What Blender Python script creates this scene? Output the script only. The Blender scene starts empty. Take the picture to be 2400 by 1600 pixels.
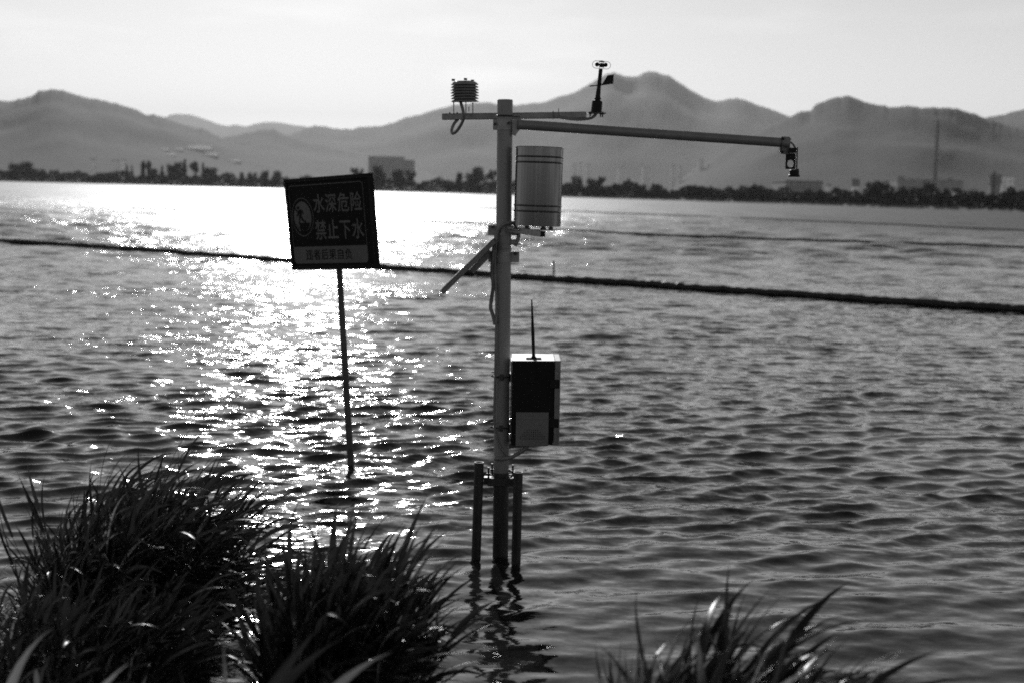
import bpy, math, random
import numpy as np
from mathutils import Vector, Matrix, noise
random.seed(7)
C = bpy.context
col = C.scene.collection
R = math.radians

# ------------------------------------------------------------------ camera
CAM_H = 1.69
F = 3333.33                      # focal length in pixels of a 2400 px wide frame (50 mm on 36 mm)
PITCH = math.atan(348 / F)
ROLL = R(1.5)
_fwd = Vector((0, math.cos(PITCH), -math.sin(PITCH)))
_r0 = Vector((1, 0, 0)); _u0 = _r0.cross(_fwd)
_rt = _r0 * math.cos(ROLL) + _u0 * math.sin(ROLL)
_up = _u0 * math.cos(ROLL) - _r0 * math.sin(ROLL)
CAM = Vector((0, 0, CAM_H))
cd = bpy.data.cameras.new('camera'); cam = bpy.data.objects.new('camera', cd); col.objects.link(cam)
cam.matrix_world = Matrix(((_rt.x, _up.x, -_fwd.x, 0), (_rt.y, _up.y, -_fwd.y, 0), (_rt.z, _up.z, -_fwd.z, CAM_H), (0, 0, 0, 1)))
cd.lens = 50; cd.sensor_width = 36; cd.clip_start = 0.1; cd.clip_end = 60000
cd.dof.use_dof = True; cd.dof.focus_distance = 6.6; cd.dof.aperture_fstop = 2.8
C.scene.camera = cam

# ------------------------------------------------------------------ light
SUN_EL, SUN_AZ = R(21), R(-8.3)
w = bpy.data.worlds.new('World'); C.scene.world = w; w.use_nodes = True
nt = w.node_tree; N = nt.nodes; L = nt.links
sky = N.new('ShaderNodeTexSky'); sky.sky_type = 'NISHITA'; sky.sun_disc = False
sky.sun_elevation = SUN_EL; sky.sun_rotation = SUN_AZ; sky.air_density = 1.0; sky.dust_density = 0.1; sky.ozone_density = 1.0
bw = N.new('ShaderNodeVectorMath'); bw.operation = 'DOT_PRODUCT'; bw.inputs[1].default_value = (.80, .17, .03)   # black-and-white film behind a red filter
L.new(sky.outputs[0], bw.inputs[0])
tc = N.new('ShaderNodeTexCoord'); mp = N.new('ShaderNodeMapping'); mp.inputs['Scale'].default_value = (3, 3, 16)
L.new(tc.outputs['Generated'], mp.inputs[0])
cn = N.new('ShaderNodeTexNoise'); cn.inputs['Scale'].default_value = 2.2; cn.inputs['Detail'].default_value = 5
L.new(mp.outputs[0], cn.inputs['Vector'])
cr = N.new('ShaderNodeMapRange'); cr.inputs['From Min'].default_value = .56; cr.inputs['From Max'].default_value = .8
cr.inputs['To Min'].default_value = 1.0; cr.inputs['To Max'].default_value = 1.12
L.new(cn.outputs[0], cr.inputs[0])
mu = N.new('ShaderNodeMath'); mu.operation = 'MULTIPLY'; L.new(bw.outputs['Value'], mu.inputs[0]); L.new(cr.outputs[0], mu.inputs[1])
L.new(mu.outputs[0], N['Background'].inputs[0]); N['Background'].inputs[1].default_value = 0.087
sl = bpy.data.lights.new('sun', 'SUN'); sl.energy = 3.0; sl.angle = R(0.53); sl.color = (1, 1, 1)
so = bpy.data.objects.new('sun', sl); col.objects.link(so)
_sd = Vector((math.sin(SUN_AZ) * math.cos(SUN_EL), math.cos(SUN_AZ) * math.cos(SUN_EL), math.sin(SUN_EL)))
so.rotation_euler = _sd.to_track_quat('Z', 'Y').to_euler()
vs = C.scene.view_settings; vs.view_transform = 'Standard'; vs.look = 'None'; vs.gamma = 1; vs.use_curve_mapping = False
vs.exposure = 0.45
cy = C.scene.cycles
cy.use_denoising = False; cy.filter_width = 1.8; cy.max_bounces = 6; cy.volume_bounces = 0; cy.sample_clamp_direct = 0; cy.sample_clamp_indirect = 8
cy.caustics_reflective = False; cy.caustics_refractive = False
HAZE_DENSITY = 4.6e-5; HAZE_G = 0.12; HAZE_COL = 0.85

# ------------------------------------------------------------------ helpers
def ray(x, y):                                   # x, y: pixels of the 2400x1600 photograph
    return _fwd + _rt * ((x - 1200) / F) + _up * ((800 - y) / F)
def at(x, y, Y):
    d = ray(x, y); return CAM + d * (Y / d.y)
def on_water(x, y, z=0.0):
    d = ray(x, y); return CAM + d * ((z - CAM_H) / d.z)
def hz(x): return 420.6 + 0.02619 * x

MATS = {}
def mat(name, c, rough=.6, metal=0, var=.25, scale=8, bump=0, stretch=(1, 1, 1), spec=.5, aniso=0):
    m = bpy.data.materials.new(name); m.use_nodes = True
    n = m.node_tree.nodes; l = m.node_tree.links; b = n['Principled BSDF']
    t = n.new('ShaderNodeTexCoord'); mpp = n.new('ShaderNodeMapping'); mpp.inputs['Scale'].default_value = stretch
    l.new(t.outputs['Object'], mpp.inputs[0])
    z = n.new('ShaderNodeTexNoise'); z.inputs['Scale'].default_value = scale; z.inputs['Detail'].default_value = 6
    l.new(mpp.outputs[0], z.inputs['Vector'])
    r = n.new('ShaderNodeMapRange'); r.inputs['From Min'].default_value = .3; r.inputs['From Max'].default_value = .7
    r.inputs['To Min'].default_value = c * (1 - var); r.inputs['To Max'].default_value = c * (1 + var)
    l.new(z.outputs[0], r.inputs[0]); l.new(r.outputs[0], b.inputs['Base Color'])
    b.inputs['Roughness'].default_value = rough; b.inputs['Metallic'].default_value = metal
    b.inputs['Specular IOR Level'].default_value = spec
    b.inputs['Anisotropic'].default_value = aniso
    if bump:
        bp = n.new('ShaderNodeBump'); bp.inputs['Distance'].default_value = bump
        l.new(z.outputs[0], bp.inputs['Height']); l.new(bp.outputs[0], b.inputs['Normal'])
    MATS[name] = m; return m

M_pole = mat('weathered_light_paint', .22, .42, 0, .16, 14, .0006, (1, 1, .25))
M_boom = mat('grey_paint', .16, .42, 0, .15, 14)
M_steelbar = mat('galvanised_steel', .18, .35, .3, .25, 30)
M_clamp = mat('painted_clamp', .28, .5, 0, .2, 30)
M_stain = mat('brushed_stainless', .14, .2, 1, .22, 90, 0, (1, 1, .02))
M_black = mat('black_plastic', .012, .5, 0, .3, 20, 0, (1, 1, 1), .15)
M_bolt = mat('dark_bolt_steel', .04, .45, .4, .3, 60)
M_rust = mat('wet_rusty_steel', .028, .55, 0, .6, 22, .002, (1, 1, .4))
M_shield = mat('grey_louvre_plastic', .2, .5, 0, .15, 20)
M_cable = mat('grey_conduit', .17, .5, 0, .15, 40)
M_panel = mat('solar_frame_aluminium', .16, .4, .4, .2, 30)
M_boxdark = mat('shaded_enclosure_paint', .010, .5, 0, .25, 9, 0, (1, 1, 1), .12)  # shade on the box sides put into the colour
M_boxlight = mat('sunlit_enclosure_paint', .75, .45, 0, .1, 9)  # same box as above, its sunlit top put into the colour
M_cover = mat('grey_vent_cover', .13, .45, 0, .1, 12)
M_hole = mat('hole_black', .008, .9, 0, .1, 8)
M_signred = mat('sign_shaded_enamel', .006, .6, 0, .3, 9, 0, (1, 1, 1), .08)  # board colour darkened to hold the shade it stands in
M_signframe = mat('sign_frame_metal', .009, .55, 0, .4, 20, 0, (1, 1, 1), .1)
M_signwhite = mat('sign_shaded_white', .12, .5, 0, .12, 9, 0, (1, 1, 1), .1)  # white print, with the shade on the board put into its colour
M_post = mat('sign_post_steel', .06, .6, 0, .5, 18, .002)
M_float = mat('black_rubber_pipe', .012, .6, 0, .4, 3, .01)
M_rope = mat('dark_rope', .03, .8, 0, .4, 3)
M_wood = mat('stake_wood', .09, .8, 0, .4, 12)
M_mud = mat('muddy_bank_soil', .045, .75, 0, .7, 9, .03)
M_land = mat('dry_farmland', .12, .95, 0, .5, .02)
M_hill = mat('forest_hillside', .035, .95, 0, .3, .008, 0, (1, 1, 1), .1)
M_bark = mat('bark', .06, .9, 0, .3, 4)
M_leaf_far = mat('far_foliage', .055, .8, 0, .5, .4, 0, (1, 1, 1), .2)
M_wall = mat('pale_render_wall', .75, .9, 0, .1, .2)
M_wallgrey = mat('grey_concrete_wall', .2, .9, 0, .12, .2)
M_walldim = mat('slab_building_wall', .1, .9, 0, .12, .2)
M_roof = mat('white_metal_roof', .75, .25, 0, .05, .2)
M_roofgrey = mat('dark_flat_roof', .15, .9, 0, .15, .2)
M_poly = bpy.data.materials.new('greenhouse_film'); M_poly.use_nodes = True
_b = M_poly.node_tree.nodes['Principled BSDF']; _b.inputs['Base Color'].default_value = (.8, .8, .8, 1); _b.inputs['Roughness'].default_value = .4
_t = M_poly.node_tree.nodes.new('ShaderNodeBsdfTranslucent'); _t.inputs[0].default_value = (.85, .85, .85, 1); _x = M_poly.node_tree.nodes.new('ShaderNodeMixShader'); _x.inputs[0].default_value = .6
M_poly.node_tree.links.new(_b.outputs[0], _x.inputs[1]); M_poly.node_tree.links.new(_t.outputs[0], _x.inputs[2]); M_poly.node_tree.links.new(_x.outputs[0], M_poly.node_tree.nodes['Material Output'].inputs['Surface'])
M_win = mat('window_glass', .2, .2, 0, .2, 1)  # panes lightened in colour for the sky they reflect
M_conc = mat('chimney_concrete', .05, .9, 0, .15, .1)

def leaf_material():
    m = bpy.data.materials.new('grass_blade'); m.use_nodes = True
    n = m.node_tree.nodes; l = m.node_tree.links; b = n['Principled BSDF']
    oi = n.new('ShaderNodeObjectInfo'); g = n.new('ShaderNodeNewGeometry')
    r = n.new('ShaderNodeMapRange'); r.inputs['To Min'].default_value = .012; r.inputs['To Max'].default_value = .32
    pw = n.new('ShaderNodeMath'); pw.operation = 'POWER'; pw.inputs[1].default_value = 2.4; l.new(g.outputs['Random Per Island'], pw.inputs[0]); l.new(pw.outputs[0], r.inputs[0]); l.new(r.outputs[0], b.inputs['Base Color'])
    b.inputs['Roughness'].default_value = .42; b.inputs['Specular IOR Level'].default_value = .5
    tr = n.new('ShaderNodeBsdfTranslucent'); l.new(r.outputs[0], tr.inputs[0])
    mx = n.new('ShaderNodeMixShader'); mx.inputs[0].default_value = .32
    l.new(b.outputs[0], mx.inputs[1]); l.new(tr.outputs[0], mx.inputs[2]); l.new(mx.outputs[0], n['Material Output'].inputs[0])
    return m
M_grass = leaf_material()

class MB:
    def __init__(s): s.v = []; s.f = []; s.sm = []
    def add(s, vs, fs, smooth=False):
        o = len(s.v); s.v += [tuple(p) for p in vs]
        for f in fs: s.f.append(tuple(i + o for i in f)); s.sm.append(smooth)
    def box(s, c, ax, ay, az, bev=0):            # half-axis vectors; bev = chamfer width
        c, ax, ay, az = map(Vector, (c, ax, ay, az))
        if bev <= 0:
            vs = [c + ax * i + ay * j + az * k for i in (-1, 1) for j in (-1, 1) for k in (-1, 1)]
            s.add(vs, [(0, 1, 3, 2), (4, 6, 7, 5), (0, 4, 5, 1), (2, 3, 7, 6), (0, 2, 6, 4), (1, 5, 7, 3)]); return
        A = [ax, ay, az]; ln = [a.length for a in A]; un = [a / l_ for a, l_ in zip(A, ln)]
        vs = []; idx = {}
        for sg in [(i, j, k) for i in (-1, 1) for j in (-1, 1) for k in (-1, 1)]:
            for a in range(3):
                p = c.copy()
                for b_ in range(3): p += un[b_] * sg[b_] * (ln[b_] if b_ == a else ln[b_] - bev)
                idx[(sg, a)] = len(vs); vs.append(p)
        fs = []
        import itertools
        for a in range(3):
            b_, d_ = (a + 1) % 3, (a + 2) % 3
            for sa in (-1, 1):
                q = []
                for sb, sd in ((-1, -1), (1, -1), (1, 1), (-1, 1)):
                    t = [0, 0, 0]; t[a] = sa; t[b_] = sb; t[d_] = sd; q.append(idx[(tuple(t), a)])
                fs.append(tuple(q if sa > 0 else q[::-1]))
            for sb in (-1, 1):
                for sd in (-1, 1):
                    t0 = [0, 0, 0]; t0[b_] = sb; t0[d_] = sd
                    t1 = list(t0); t0[a] = -1; t1[a] = 1
                    q = (idx[(tuple(t0), b_)], idx[(tuple(t1), b_)], idx[(tuple(t1), d_)], idx[(tuple(t0), d_)])
                    fs.append(q if sb * sd > 0 else q[::-1])
        for sg in [(i, j, k) for i in (-1, 1) for j in (-1, 1) for k in (-1, 1)]:
            q = (idx[(sg, 0)], idx[(sg, 1)], idx[(sg, 2)])
            fs.append(q if sg[0] * sg[1] * sg[2] > 0 else q[::-1])
        s.add(vs, fs)
    def tube(s, pts, r, n=14, caps=True):
        pts = [Vector(p) for p in pts]; k = len(pts)
        rr = r if isinstance(r, (list, tuple)) else [r] * k
        t = (pts[1] - pts[0]).normalized()
        a = t.orthogonal().normalized(); vs = []; rings = []
        for i in range(k):
            t2 = (pts[min(i + 1, k - 1)] - pts[max(i - 1, 0)]).normalized()
            a = (a - t2 * a.dot(t2)).normalized(); b = t2.cross(a)
            rings.append([pts[i] + (a * math.cos(q) + b * math.sin(q)) * rr[i] for q in [2 * math.pi * j / n for j in range(n)]])
        for g in rings: vs += g
        s.add(vs, [(i * n + j, i * n + (j + 1) % n, (i + 1) * n + (j + 1) % n, (i + 1) * n + j) for i in range(k - 1) for j in range(n)], True)
        if caps:
            s.add(rings[0], [tuple(range(n))[::-1]]); s.add(rings[-1], [tuple(range(n))])
    def lathe(s, base, axis, prof, n=32, cap=True):   # prof: (height, radius)
        base = Vector(base); axis = Vector(axis).normalized(); a = axis.orthogonal().normalized(); b = axis.cross(a)
        ring = lambda h, r: [base + axis * h + (a * math.cos(2 * math.pi * j / n) + b * math.sin(2 * math.pi * j / n)) * r for j in range(n)]
        for (h0, r0), (h1, r1) in zip(prof, prof[1:]):
            s.add(ring(h0, r0) + ring(h1, r1), [(j, (j + 1) % n, n + (j + 1) % n, n + j) for j in range(n)], True)
        if cap:
            s.add(ring(*prof[0]), [tuple(range(n))[::-1]]); s.add(ring(*prof[-1]), [tuple(range(n))])
    def prism(s, poly, off):                      # convex/simple planar polygon extruded by off
        n = len(poly); poly = [Vector(p) for p in poly]; off = Vector(off)
        s.add(poly + [p + off for p in poly], [tuple(range(n))[::-1], tuple(range(n, 2 * n))] + [(i, (i + 1) % n, n + (i + 1) % n, n + i) for i in range(n)])
    def build(s, name, m, parent=None, base=None):
        base = Vector(base) if base is not None else (root_loc(parent) if parent else Vector((0, 0, 0)))
        me = bpy.data.meshes.new(name)
        me.from_pydata([(p[0] - base.x, p[1] - base.y, p[2] - base.z) for p in s.v], [], s.f)
        me.polygons.foreach_set('use_smooth', s.sm); me.materials.append(m); me.update()
        o = bpy.data.objects.new(name, me); col.objects.link(o)
        if parent: o.parent = parent
        elif base.length: o.location = base
        return o
def root_loc(o):
    while o.parent: o = o.parent
    return Vector(o.location)
def tag(o, label=None, cat=None, group=None, kind=None):
    for k, v_ in (('label', label), ('category', cat), ('group', group), ('kind', kind)):
        if v_: o[k] = v_
    return o
def thing(name, loc, label, cat, group=None):
    o = bpy.data.objects.new(name, None); o.empty_display_size = .1; o.location = loc; col.objects.link(o)
    return tag(o, label, cat, group)
def np_mesh(name, V, Fq, m, smooth=True, kind=None):
    me = bpy.data.meshes.new(name); nf = len(Fq); k = Fq.shape[1]
    me.vertices.add(len(V)); me.vertices.foreach_set('co', V.astype(np.float32).ravel())
    me.loops.add(nf * k); me.loops.foreach_set('vertex_index', Fq.astype(np.int32).ravel())
    me.polygons.add(nf); me.polygons.foreach_set('loop_start', np.arange(0, nf * k, k, dtype=np.int32))
    me.polygons.foreach_set('use_smooth', np.full(nf, smooth)); me.materials.append(m); me.update(calc_edges=True); me.validate()
    o = bpy.data.objects.new(name, me); col.objects.link(o)
    if kind: o['kind'] = kind
    return o
def grid_faces(nr, nc):
    i = np.arange(nr - 1)[:, None] * nc + np.arange(nc - 1)[None, :]
    return np.stack([i, i + 1, i + nc + 1, i + nc], -1).reshape(-1, 4)

# ------------------------------------------------------------------ water
def water_material():
    m = bpy.data.materials.new('lake_water'); m.use_nodes = True
    n = m.node_tree.nodes; l = m.node_tree.links; b = n['Principled BSDF']
    b.inputs['Base Color'].default_value = (.010, .010, .010, 1); b.inputs['Roughness'].default_value = WATER_ROUGH
    b.inputs['IOR'].default_value = 1.38
    t = n.new('ShaderNodeTexCoord')
    def nz(scale, stretch, det, off):
        mm = n.new('ShaderNodeMapping'); mm.inputs['Scale'].default_value = stretch; mm.inputs['Location'].default_value = off
        mm.inputs['Rotation'].default_value = (0, 0, R(-7))
        l.new(t.outputs['Object'], mm.inputs[0])
        z = n.new('ShaderNodeTexNoise'); z.inputs['Scale'].default_value = scale; z.inputs['Detail'].default_value = det
        z.inputs['Distortion'].default_value = .35
        l.new(mm.outputs[0], z.inputs['Vector']); return z
    g = n.new('ShaderNodeNewGeometry'); acc = g.outputs['Normal']
    # patches of rippled and calm water
    pt = nz(.22, (1, 1.6, 1), 3, (5, 2, 0))
    pr = n.new('ShaderNodeMapRange'); pr.inputs['From Min'].default_value = .38; pr.inputs['From Max'].default_value = .62
    pr.inputs['To Min'].default_value = .45; pr.inputs['To Max'].default_value = 1.25; l.new(pt.outputs[0], pr.inputs[0])
    # farther out the mesh is too coarse for the short waves: the fine relief takes them over
    ln = n.new('ShaderNodeVectorMath'); ln.operation = 'LENGTH'; l.new(g.outputs['Position'], ln.inputs[0])
    fr = n.new('ShaderNodeMapRange'); fr.inputs['From Min'].default_value = 10; fr.inputs['From Max'].default_value = 90
    fr.inputs['To Min'].default_value = 1.0; fr.inputs['To Max'].default_value = 1.4; l.new(ln.outputs['Value'], fr.inputs[0])
    nr_ = n.new('ShaderNodeMapRange'); nr_.inputs['From Min'].default_value = 4.5; nr_.inputs['From Max'].default_value = 11
    nr_.inputs['To Min'].default_value = .15; nr_.inputs['To Max'].default_value = 1; l.new(ln.outputs['Value'], nr_.inputs[0])
    q_ = n.new('ShaderNodeMath'); q_.operation = 'MULTIPLY'; l.new(fr.outputs[0], q_.inputs[0]); l.new(nr_.outputs[0], q_.inputs[1]); fr = q_
    pm = n.new('ShaderNodeMath'); pm.operation = 'MULTIPLY'; l.new(pr.outputs[0], pm.inputs[0]); l.new(fr.outputs[0], pm.inputs[1]); pr = pm
    rg = n.new('ShaderNodeMapRange'); rg.inputs['From Min'].default_value = 18; rg.inputs['From Max'].default_value = 160
    rg.inputs['To Min'].default_value = WATER_ROUGH; rg.inputs['To Max'].default_value = .58; l.new(ln.outputs['Value'], rg.inputs[0]); l.new(rg.outputs[0], b.inputs['Roughness'])
    for scale, stretch, det, amp in WATER_LAYERS:
        z = nz(scale, stretch, det, (scale * 3.1, 1.7 * scale, .3))
        s1 = n.new('ShaderNodeVectorMath'); s1.operation = 'SUBTRACT'; s1.inputs[1].default_value = (.5, .5, .5)
        l.new(z.outputs['Color'], s1.inputs[0])
        s2 = n.new('ShaderNodeVectorMath'); s2.operation = 'MULTIPLY'; s2.inputs[1].default_value = (amp * 1.15, amp, 0)
        l.new(s1.outputs[0], s2.inputs[0])
        s3 = n.new('ShaderNodeVectorMath'); s3.operation = 'SCALE'; l.new(s2.outputs[0], s3.inputs[0]); l.new(pr.outputs[0], s3.inputs['Scale'])
        ad = n.new('ShaderNodeVectorMath'); ad.operation = 'ADD'; l.new(acc, ad.inputs[0]); l.new(s3.outputs[0], ad.inputs[1]); acc = ad.outputs[0]
    nm = n.new('ShaderNodeVectorMath'); nm.operation = 'NORMALIZE'; l.new(acc, nm.inputs[0]); l.new(nm.outputs[0], b.inputs['Normal'])
    return m
WATER_ROUGH = .062
WATER_LAYERS = [(2.6, (1, 2.2, 1), 2, .55), (5.5, (1, 2.2, 1), 2, .30), (11, (1, 2.2, 1), 2, .50), (46, (1, 2.0, 1), 2, .27), (150, (1, 1.6, 1), 1, .12)]
def make_water():
    rs = [2.0]
    while rs[-1] < 1700: d = rs[-1]; rs.append(d + .0025 * d * (1 + d / 45))
    rs = np.array(rs)
    an = np.concatenate([np.linspace(-62, -24, 60)[:-1], np.linspace(-24, 24, 470), np.linspace(24, 62, 60)[1:]])
    an = np.radians(an)
    Rr, A = np.meshgrid(rs, an, indexing='ij')
    X = Rr * np.sin(A); Y = Rr * np.cos(A)
    cell = (.0025 * Rr * (1 + Rr / 45)).astype(np.float32)
    X = X.astype(np.float32); Y = Y.astype(np.float32)
    Z = np.zeros_like(X); DX = np.zeros_like(X); DY = np.zeros_like(X)
    rng = np.random.RandomState(11); nw = 104
    lam = np.exp(rng.uniform(np.log(.075), np.log(1.1), nw)); lam.sort()
    # gusts: slow modulation
    gust = 1 + .35 * np.sin(X * .31 + Y * .17 + 1) * np.sin(Y * .23 - X * .11)
    for k in range(nw):
        la = lam[k]; th = R(111) + rng.normal(0, R(17)) if rng.rand() < .62 else R(80) + rng.normal(0, R(24)); kk = 2 * math.pi / la
        a = .0070 * la * max(.25, math.exp(-(math.log(la / .20) / .9) ** 2)) * rng.uniform(.6, 1.3)
        calm = np.clip((Rr - 4.4) / 4.5, .20 if la < .3 else .55, 1)
        kx, ky = kk * math.cos(th), kk * math.sin(th); ph = rng.uniform(0, 6.28)
        wgt = np.clip((la / (cell * 2.3) - 1) / 1.2, 0, 1)
        arg = kx * X + ky * Y + ph + 1.3 * np.sin(.9 * X + ph) * .4
        s_, c_ = np.sin(arg), np.cos(arg)
        wgt = wgt * calm; Z += a * wgt * c_ * gust
        DX -= 1.55 * a * wgt * s_ * math.cos(th); DY -= 1.55 * a * wgt * s_ * math.sin(th)
    # beyond about 40 m the grid carries its own, coarser chop
    nR, nC = X.shape; wn = np.fft.rfft2(rng.normal(size=(nR, nC)))
    fy = np.abs(np.fft.fftfreq(nR))[:, None]; fx = np.fft.rfftfreq(nC)[None, :]
    wn *= np.exp(-((fy - .13) / .06) ** 2) * np.exp(-(fx / .045) ** 2)
    ch = np.fft.irfft2(wn, (nR, nC)); sl = np.diff(ch, axis=0).std(); ch /= sl
    Z += (ch * .13 * np.minimum(cell, .3) * np.clip((Rr - 16) / 30, 0, 1)).astype(np.float32)
    V = np.stack([X + DX, Y + DY, Z], -1).reshape(-1, 3)
    o = np_mesh('lake_water', V, grid_faces(len(rs), len(an))[:, ::-1], water_material(), True, 'structure')
    return o
make_water()

# ------------------------------------------------------------------ near bank
def shore_y(x):
    x_ = x; x = max(-20, min(20, x))
    b = 4.15 + .9 / (1 + math.exp((x + 1.15) * 9)) + .75 / (1 + math.exp((x + 1.75) * 8)) - .5 / (1 + math.exp(-(x - .75) * 6))
    return b + .12 * math.sin(x * 5.1) + .08 * math.sin(x * 11.3 + 1)
def bank_z(x, y):
    d = shore_y(x) - y
    z = -.16 + .34 * (1 - math.exp(-max(d + .25, -1) * 1.1)) if d > -.9 else -.5
    return z + .035 * noise.fractal(Vector((x * 3, y * 3, 0)), 1, 2, 4) * (1 if abs(d) < 6 else .5)
def make_bank():
    xs = np.concatenate([np.linspace(-80, -4, 20)[:-1], np.linspace(-4, 4, 240), np.linspace(4, 80, 20)[1:]])
    ds = np.concatenate([np.linspace(-.85, 3, 110), np.linspace(3.2, 8, 12), np.linspace(10, 90, 12)])
    V = []
    for d in ds:
        for x in xs:
            y = shore_y(x) - d
            V.append((x, y, bank_z(x, y) + (.065 * max(d - 10, 0))))  # unseen rise behind the camera, added to darken reflections and ambient light
    return np_mesh('bank', np.array(V), grid_faces(len(ds), len(xs)), M_mud, True, 'structure')
make_bank()

# ------------------------------------------------------------------ far land
SH = [(-1600, 1130), (0, 1130), (663, 1180), (877, 1100), (1153, 1000), (1326, 800), (1500, 720), (1837, 570), (2100, 480), (2400, 400), (3200, 320), (4000, 300)]
def shore_d(x): return float(np.interp(x, [a for a, b in SH], [b for a, b in SH]))
def azx(x, Y): return at(x, hz(x), Y).x            # world x at the picture column x and distance Y
def make_land():
    xs = np.linspace(-1500, 3900, 200); fr = [0, 4, 10, 30, 100, 400, 1000, 2500, 5000, 10000, 23500]
    V = []
    for i, f in enumerate(fr):
        for x in xs:
            Y = shore_d(x) + f
            if i > 7: Y = f + 900
            V.append((azx(x, Y), Y, (-1.2, .7, 1.2, 1.5, 2, 2.5, 3, 3, 3, 3, 3)[i]))
    return np_mesh('far_shore_land', np.array(V), grid_faces(len(fr), len(xs))[:, ::-1], M_land, True, 'structure')
make_land()

RIDGES = {
 'near_left': (3900, [(-900, 420), (-500, 300), (-200, 262), (0, 236), (20, 238), (40, 236), (55, 231), (75, 226), (92, 215), (105, 211), (137, 210), (150, 212), (165, 219), (190, 225), (205, 230), (240, 235), (270, 243), (300, 251), (320, 258), (345, 270), (360, 269), (385, 275), (400, 282), (420, 290), (450, 298), (480, 304), (500, 315), (520, 326), (560, 341), (620, 362), (700, 390), (800, 420)], 5),
 'mid_left': (6300, [(330, 440), (420, 360), (500, 330), (525, 322), (545, 319), (580, 311), (600, 307), (620, 303), (640, 303), (655, 311), (680, 320), (720, 331), (800, 349), (900, 372), (1050, 420)], 4),
 'main': (9800, [(480, 440), (560, 370), (640, 325), (680, 316), (700, 308), (715, 300), (735, 295), (760, 297), (780, 301), (800, 303), (820, 303), (840, 299), (860, 297), (890, 296), (920, 288), (935, 281), (950, 275), (980, 270), (1010, 259), (1040, 252), (1060, 246), (1100, 242), (1130, 240), (1145, 241), (1165, 246), (1204, 247), (1225, 244), (1270, 240), (1300, 228), (1325, 222), (1345, 214), (1370, 199), (1395, 184), (1415, 173), (1430, 170), (1445, 175), (1455, 180), (1485, 180), (1500, 170), (1515, 167.5), (1530, 170), (1560, 179), (1580, 192), (1605, 209), (1640, 228), (1660, 236), (1675, 238), (1700, 232), (1720, 230), (1740, 236), (1770, 248), (1800, 257), (1845, 275), (1880, 290), (1950, 312), (2050, 345), (2200, 410)], 3),
 'right': (3600, [(1540, 470), (1620, 400), (1700, 345), (1760, 312), (1810, 289), (1845, 274), (1858, 265), (1866, 262), (1890, 260), (1900, 246), (1912, 241), (1940, 230), (1965, 225.5), (1980, 226), (2000, 233), (2020, 241), (2045, 246), (2070, 251), (2120, 252), (2150, 253), (2190, 252), (2230, 255), (2270, 267), (2300, 278), (2340, 291), (2400, 308), (2500, 335), (2650, 350), (2800, 330), (3100, 320), (3400, 400)], 4),
 'far_right': (6500, [(2150, 380), (2240, 310), (2300, 276), (2340, 268), (2370, 260), (2400, 253), (2500, 235), (2650, 250), (2900, 300), (3200, 420)], 3),
 'tiny_right': (9500, [(1980, 330), (2060, 266), (2082, 252), (2115, 247.5), (2140, 251), (2180, 263), (2260, 330)], 2),
 'far_range': (22000, [(150, 400), (250, 330), (330, 300), (385, 277), (400, 269), (418, 267), (450, 270), (480, 280), (500, 287), (520, 294), (535, 296), (548, 292), (575, 297), (590, 293), (605, 289), (625, 286), (655, 288), (690, 294), (715, 297), (760, 312), (850, 360), (950, 430)], 2),
}
def ridge_apex(key, x):
    D, pr, jag = RIDGES[key]
    y = float(np.interp(x, [p[0] for p in pr], [p[1] for p in pr]))
    y += jag * .35 * noise.fractal(Vector((x * .3, D, 5)), .6, 2, 3)
    y += jag * .55 * noise.fractal(Vector((x * .06, D, 0)), .7, 2, 5)
    Dx = D * (1 + .07 * noise.noise(Vector((x * .004, D * .01, 3))))
    return Dx, max(at(x, y, Dx).z, 1.0)
FOOT = .60
def ridge_z(key, x, t):                             # t: distance as a fraction of the crest distance
    Dx, Za = ridge_apex(key, x)
    if t <= FOOT: return Dx, 0.5
    if t <= 1:
        s_ = (t - FOOT) / (1 - FOOT)
        sp = noise.fractal(Vector((azx(x, Dx * t) / (.12 * Dx), t * 6, RIDGES[key][0])), .8, 2, 5)
        wd = 70 * (1 - s_) ** .6; xw = x + 60 * (1 - s_) * noise.noise(Vector((x * .006, t * 5, 9)))
        Zm = sum(ridge_apex(key, xw + o_ * wd)[1] for o_ in (-1, -.6, -.3, 0, .3, .6, 1)) / 7; k_ = min(1, (1 - s_) * 5)
        Za = min(Zm * k_ + Za * (1 - k_), Za * 1.15)
        z = Za * (s_ ** 1.25) * (1 + .5 * sp * s_ * (1 - s_))
    else:
        s_ = (t - 1) / .25; z = Za * max(0, 1 - s_) ** .9
    return Dx, max(z, .5)
def make_ridges():
    for key, (D, pr, jag) in RIDGES.items():
        x0, x1 = pr[0][0], pr[-1][0]; nc = int((x1 - x0) / 4) + 2
        xs = np.linspace(x0, x1, nc); ts = np.concatenate([np.linspace(FOOT, 1, 26), np.linspace(1.02, 1.1, 4)])
        V = []
        for t in ts:
            for x in xs:
                Dx, z = ridge_z(key, x, t); V.append((azx(x, Dx * t), Dx * t, z))
        np_mesh('mountain' if D > 5000 else 'hill', np.array(V), grid_faces(len(ts), nc)[:, ::-1], M_hill, True, 'structure')
make_ridges()
def ground_z(x, Y):
    z = 2.2
    for k, (D0, pr, j) in RIDGES.items():
        if pr[0][0] <= x <= pr[-1][0]:
            Dx = ridge_apex(k, x)[0]
            if FOOT < Y / Dx < 1.05: z = max(z, ridge_z(k, x, Y / Dx)[1] - .5)
    return z
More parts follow.
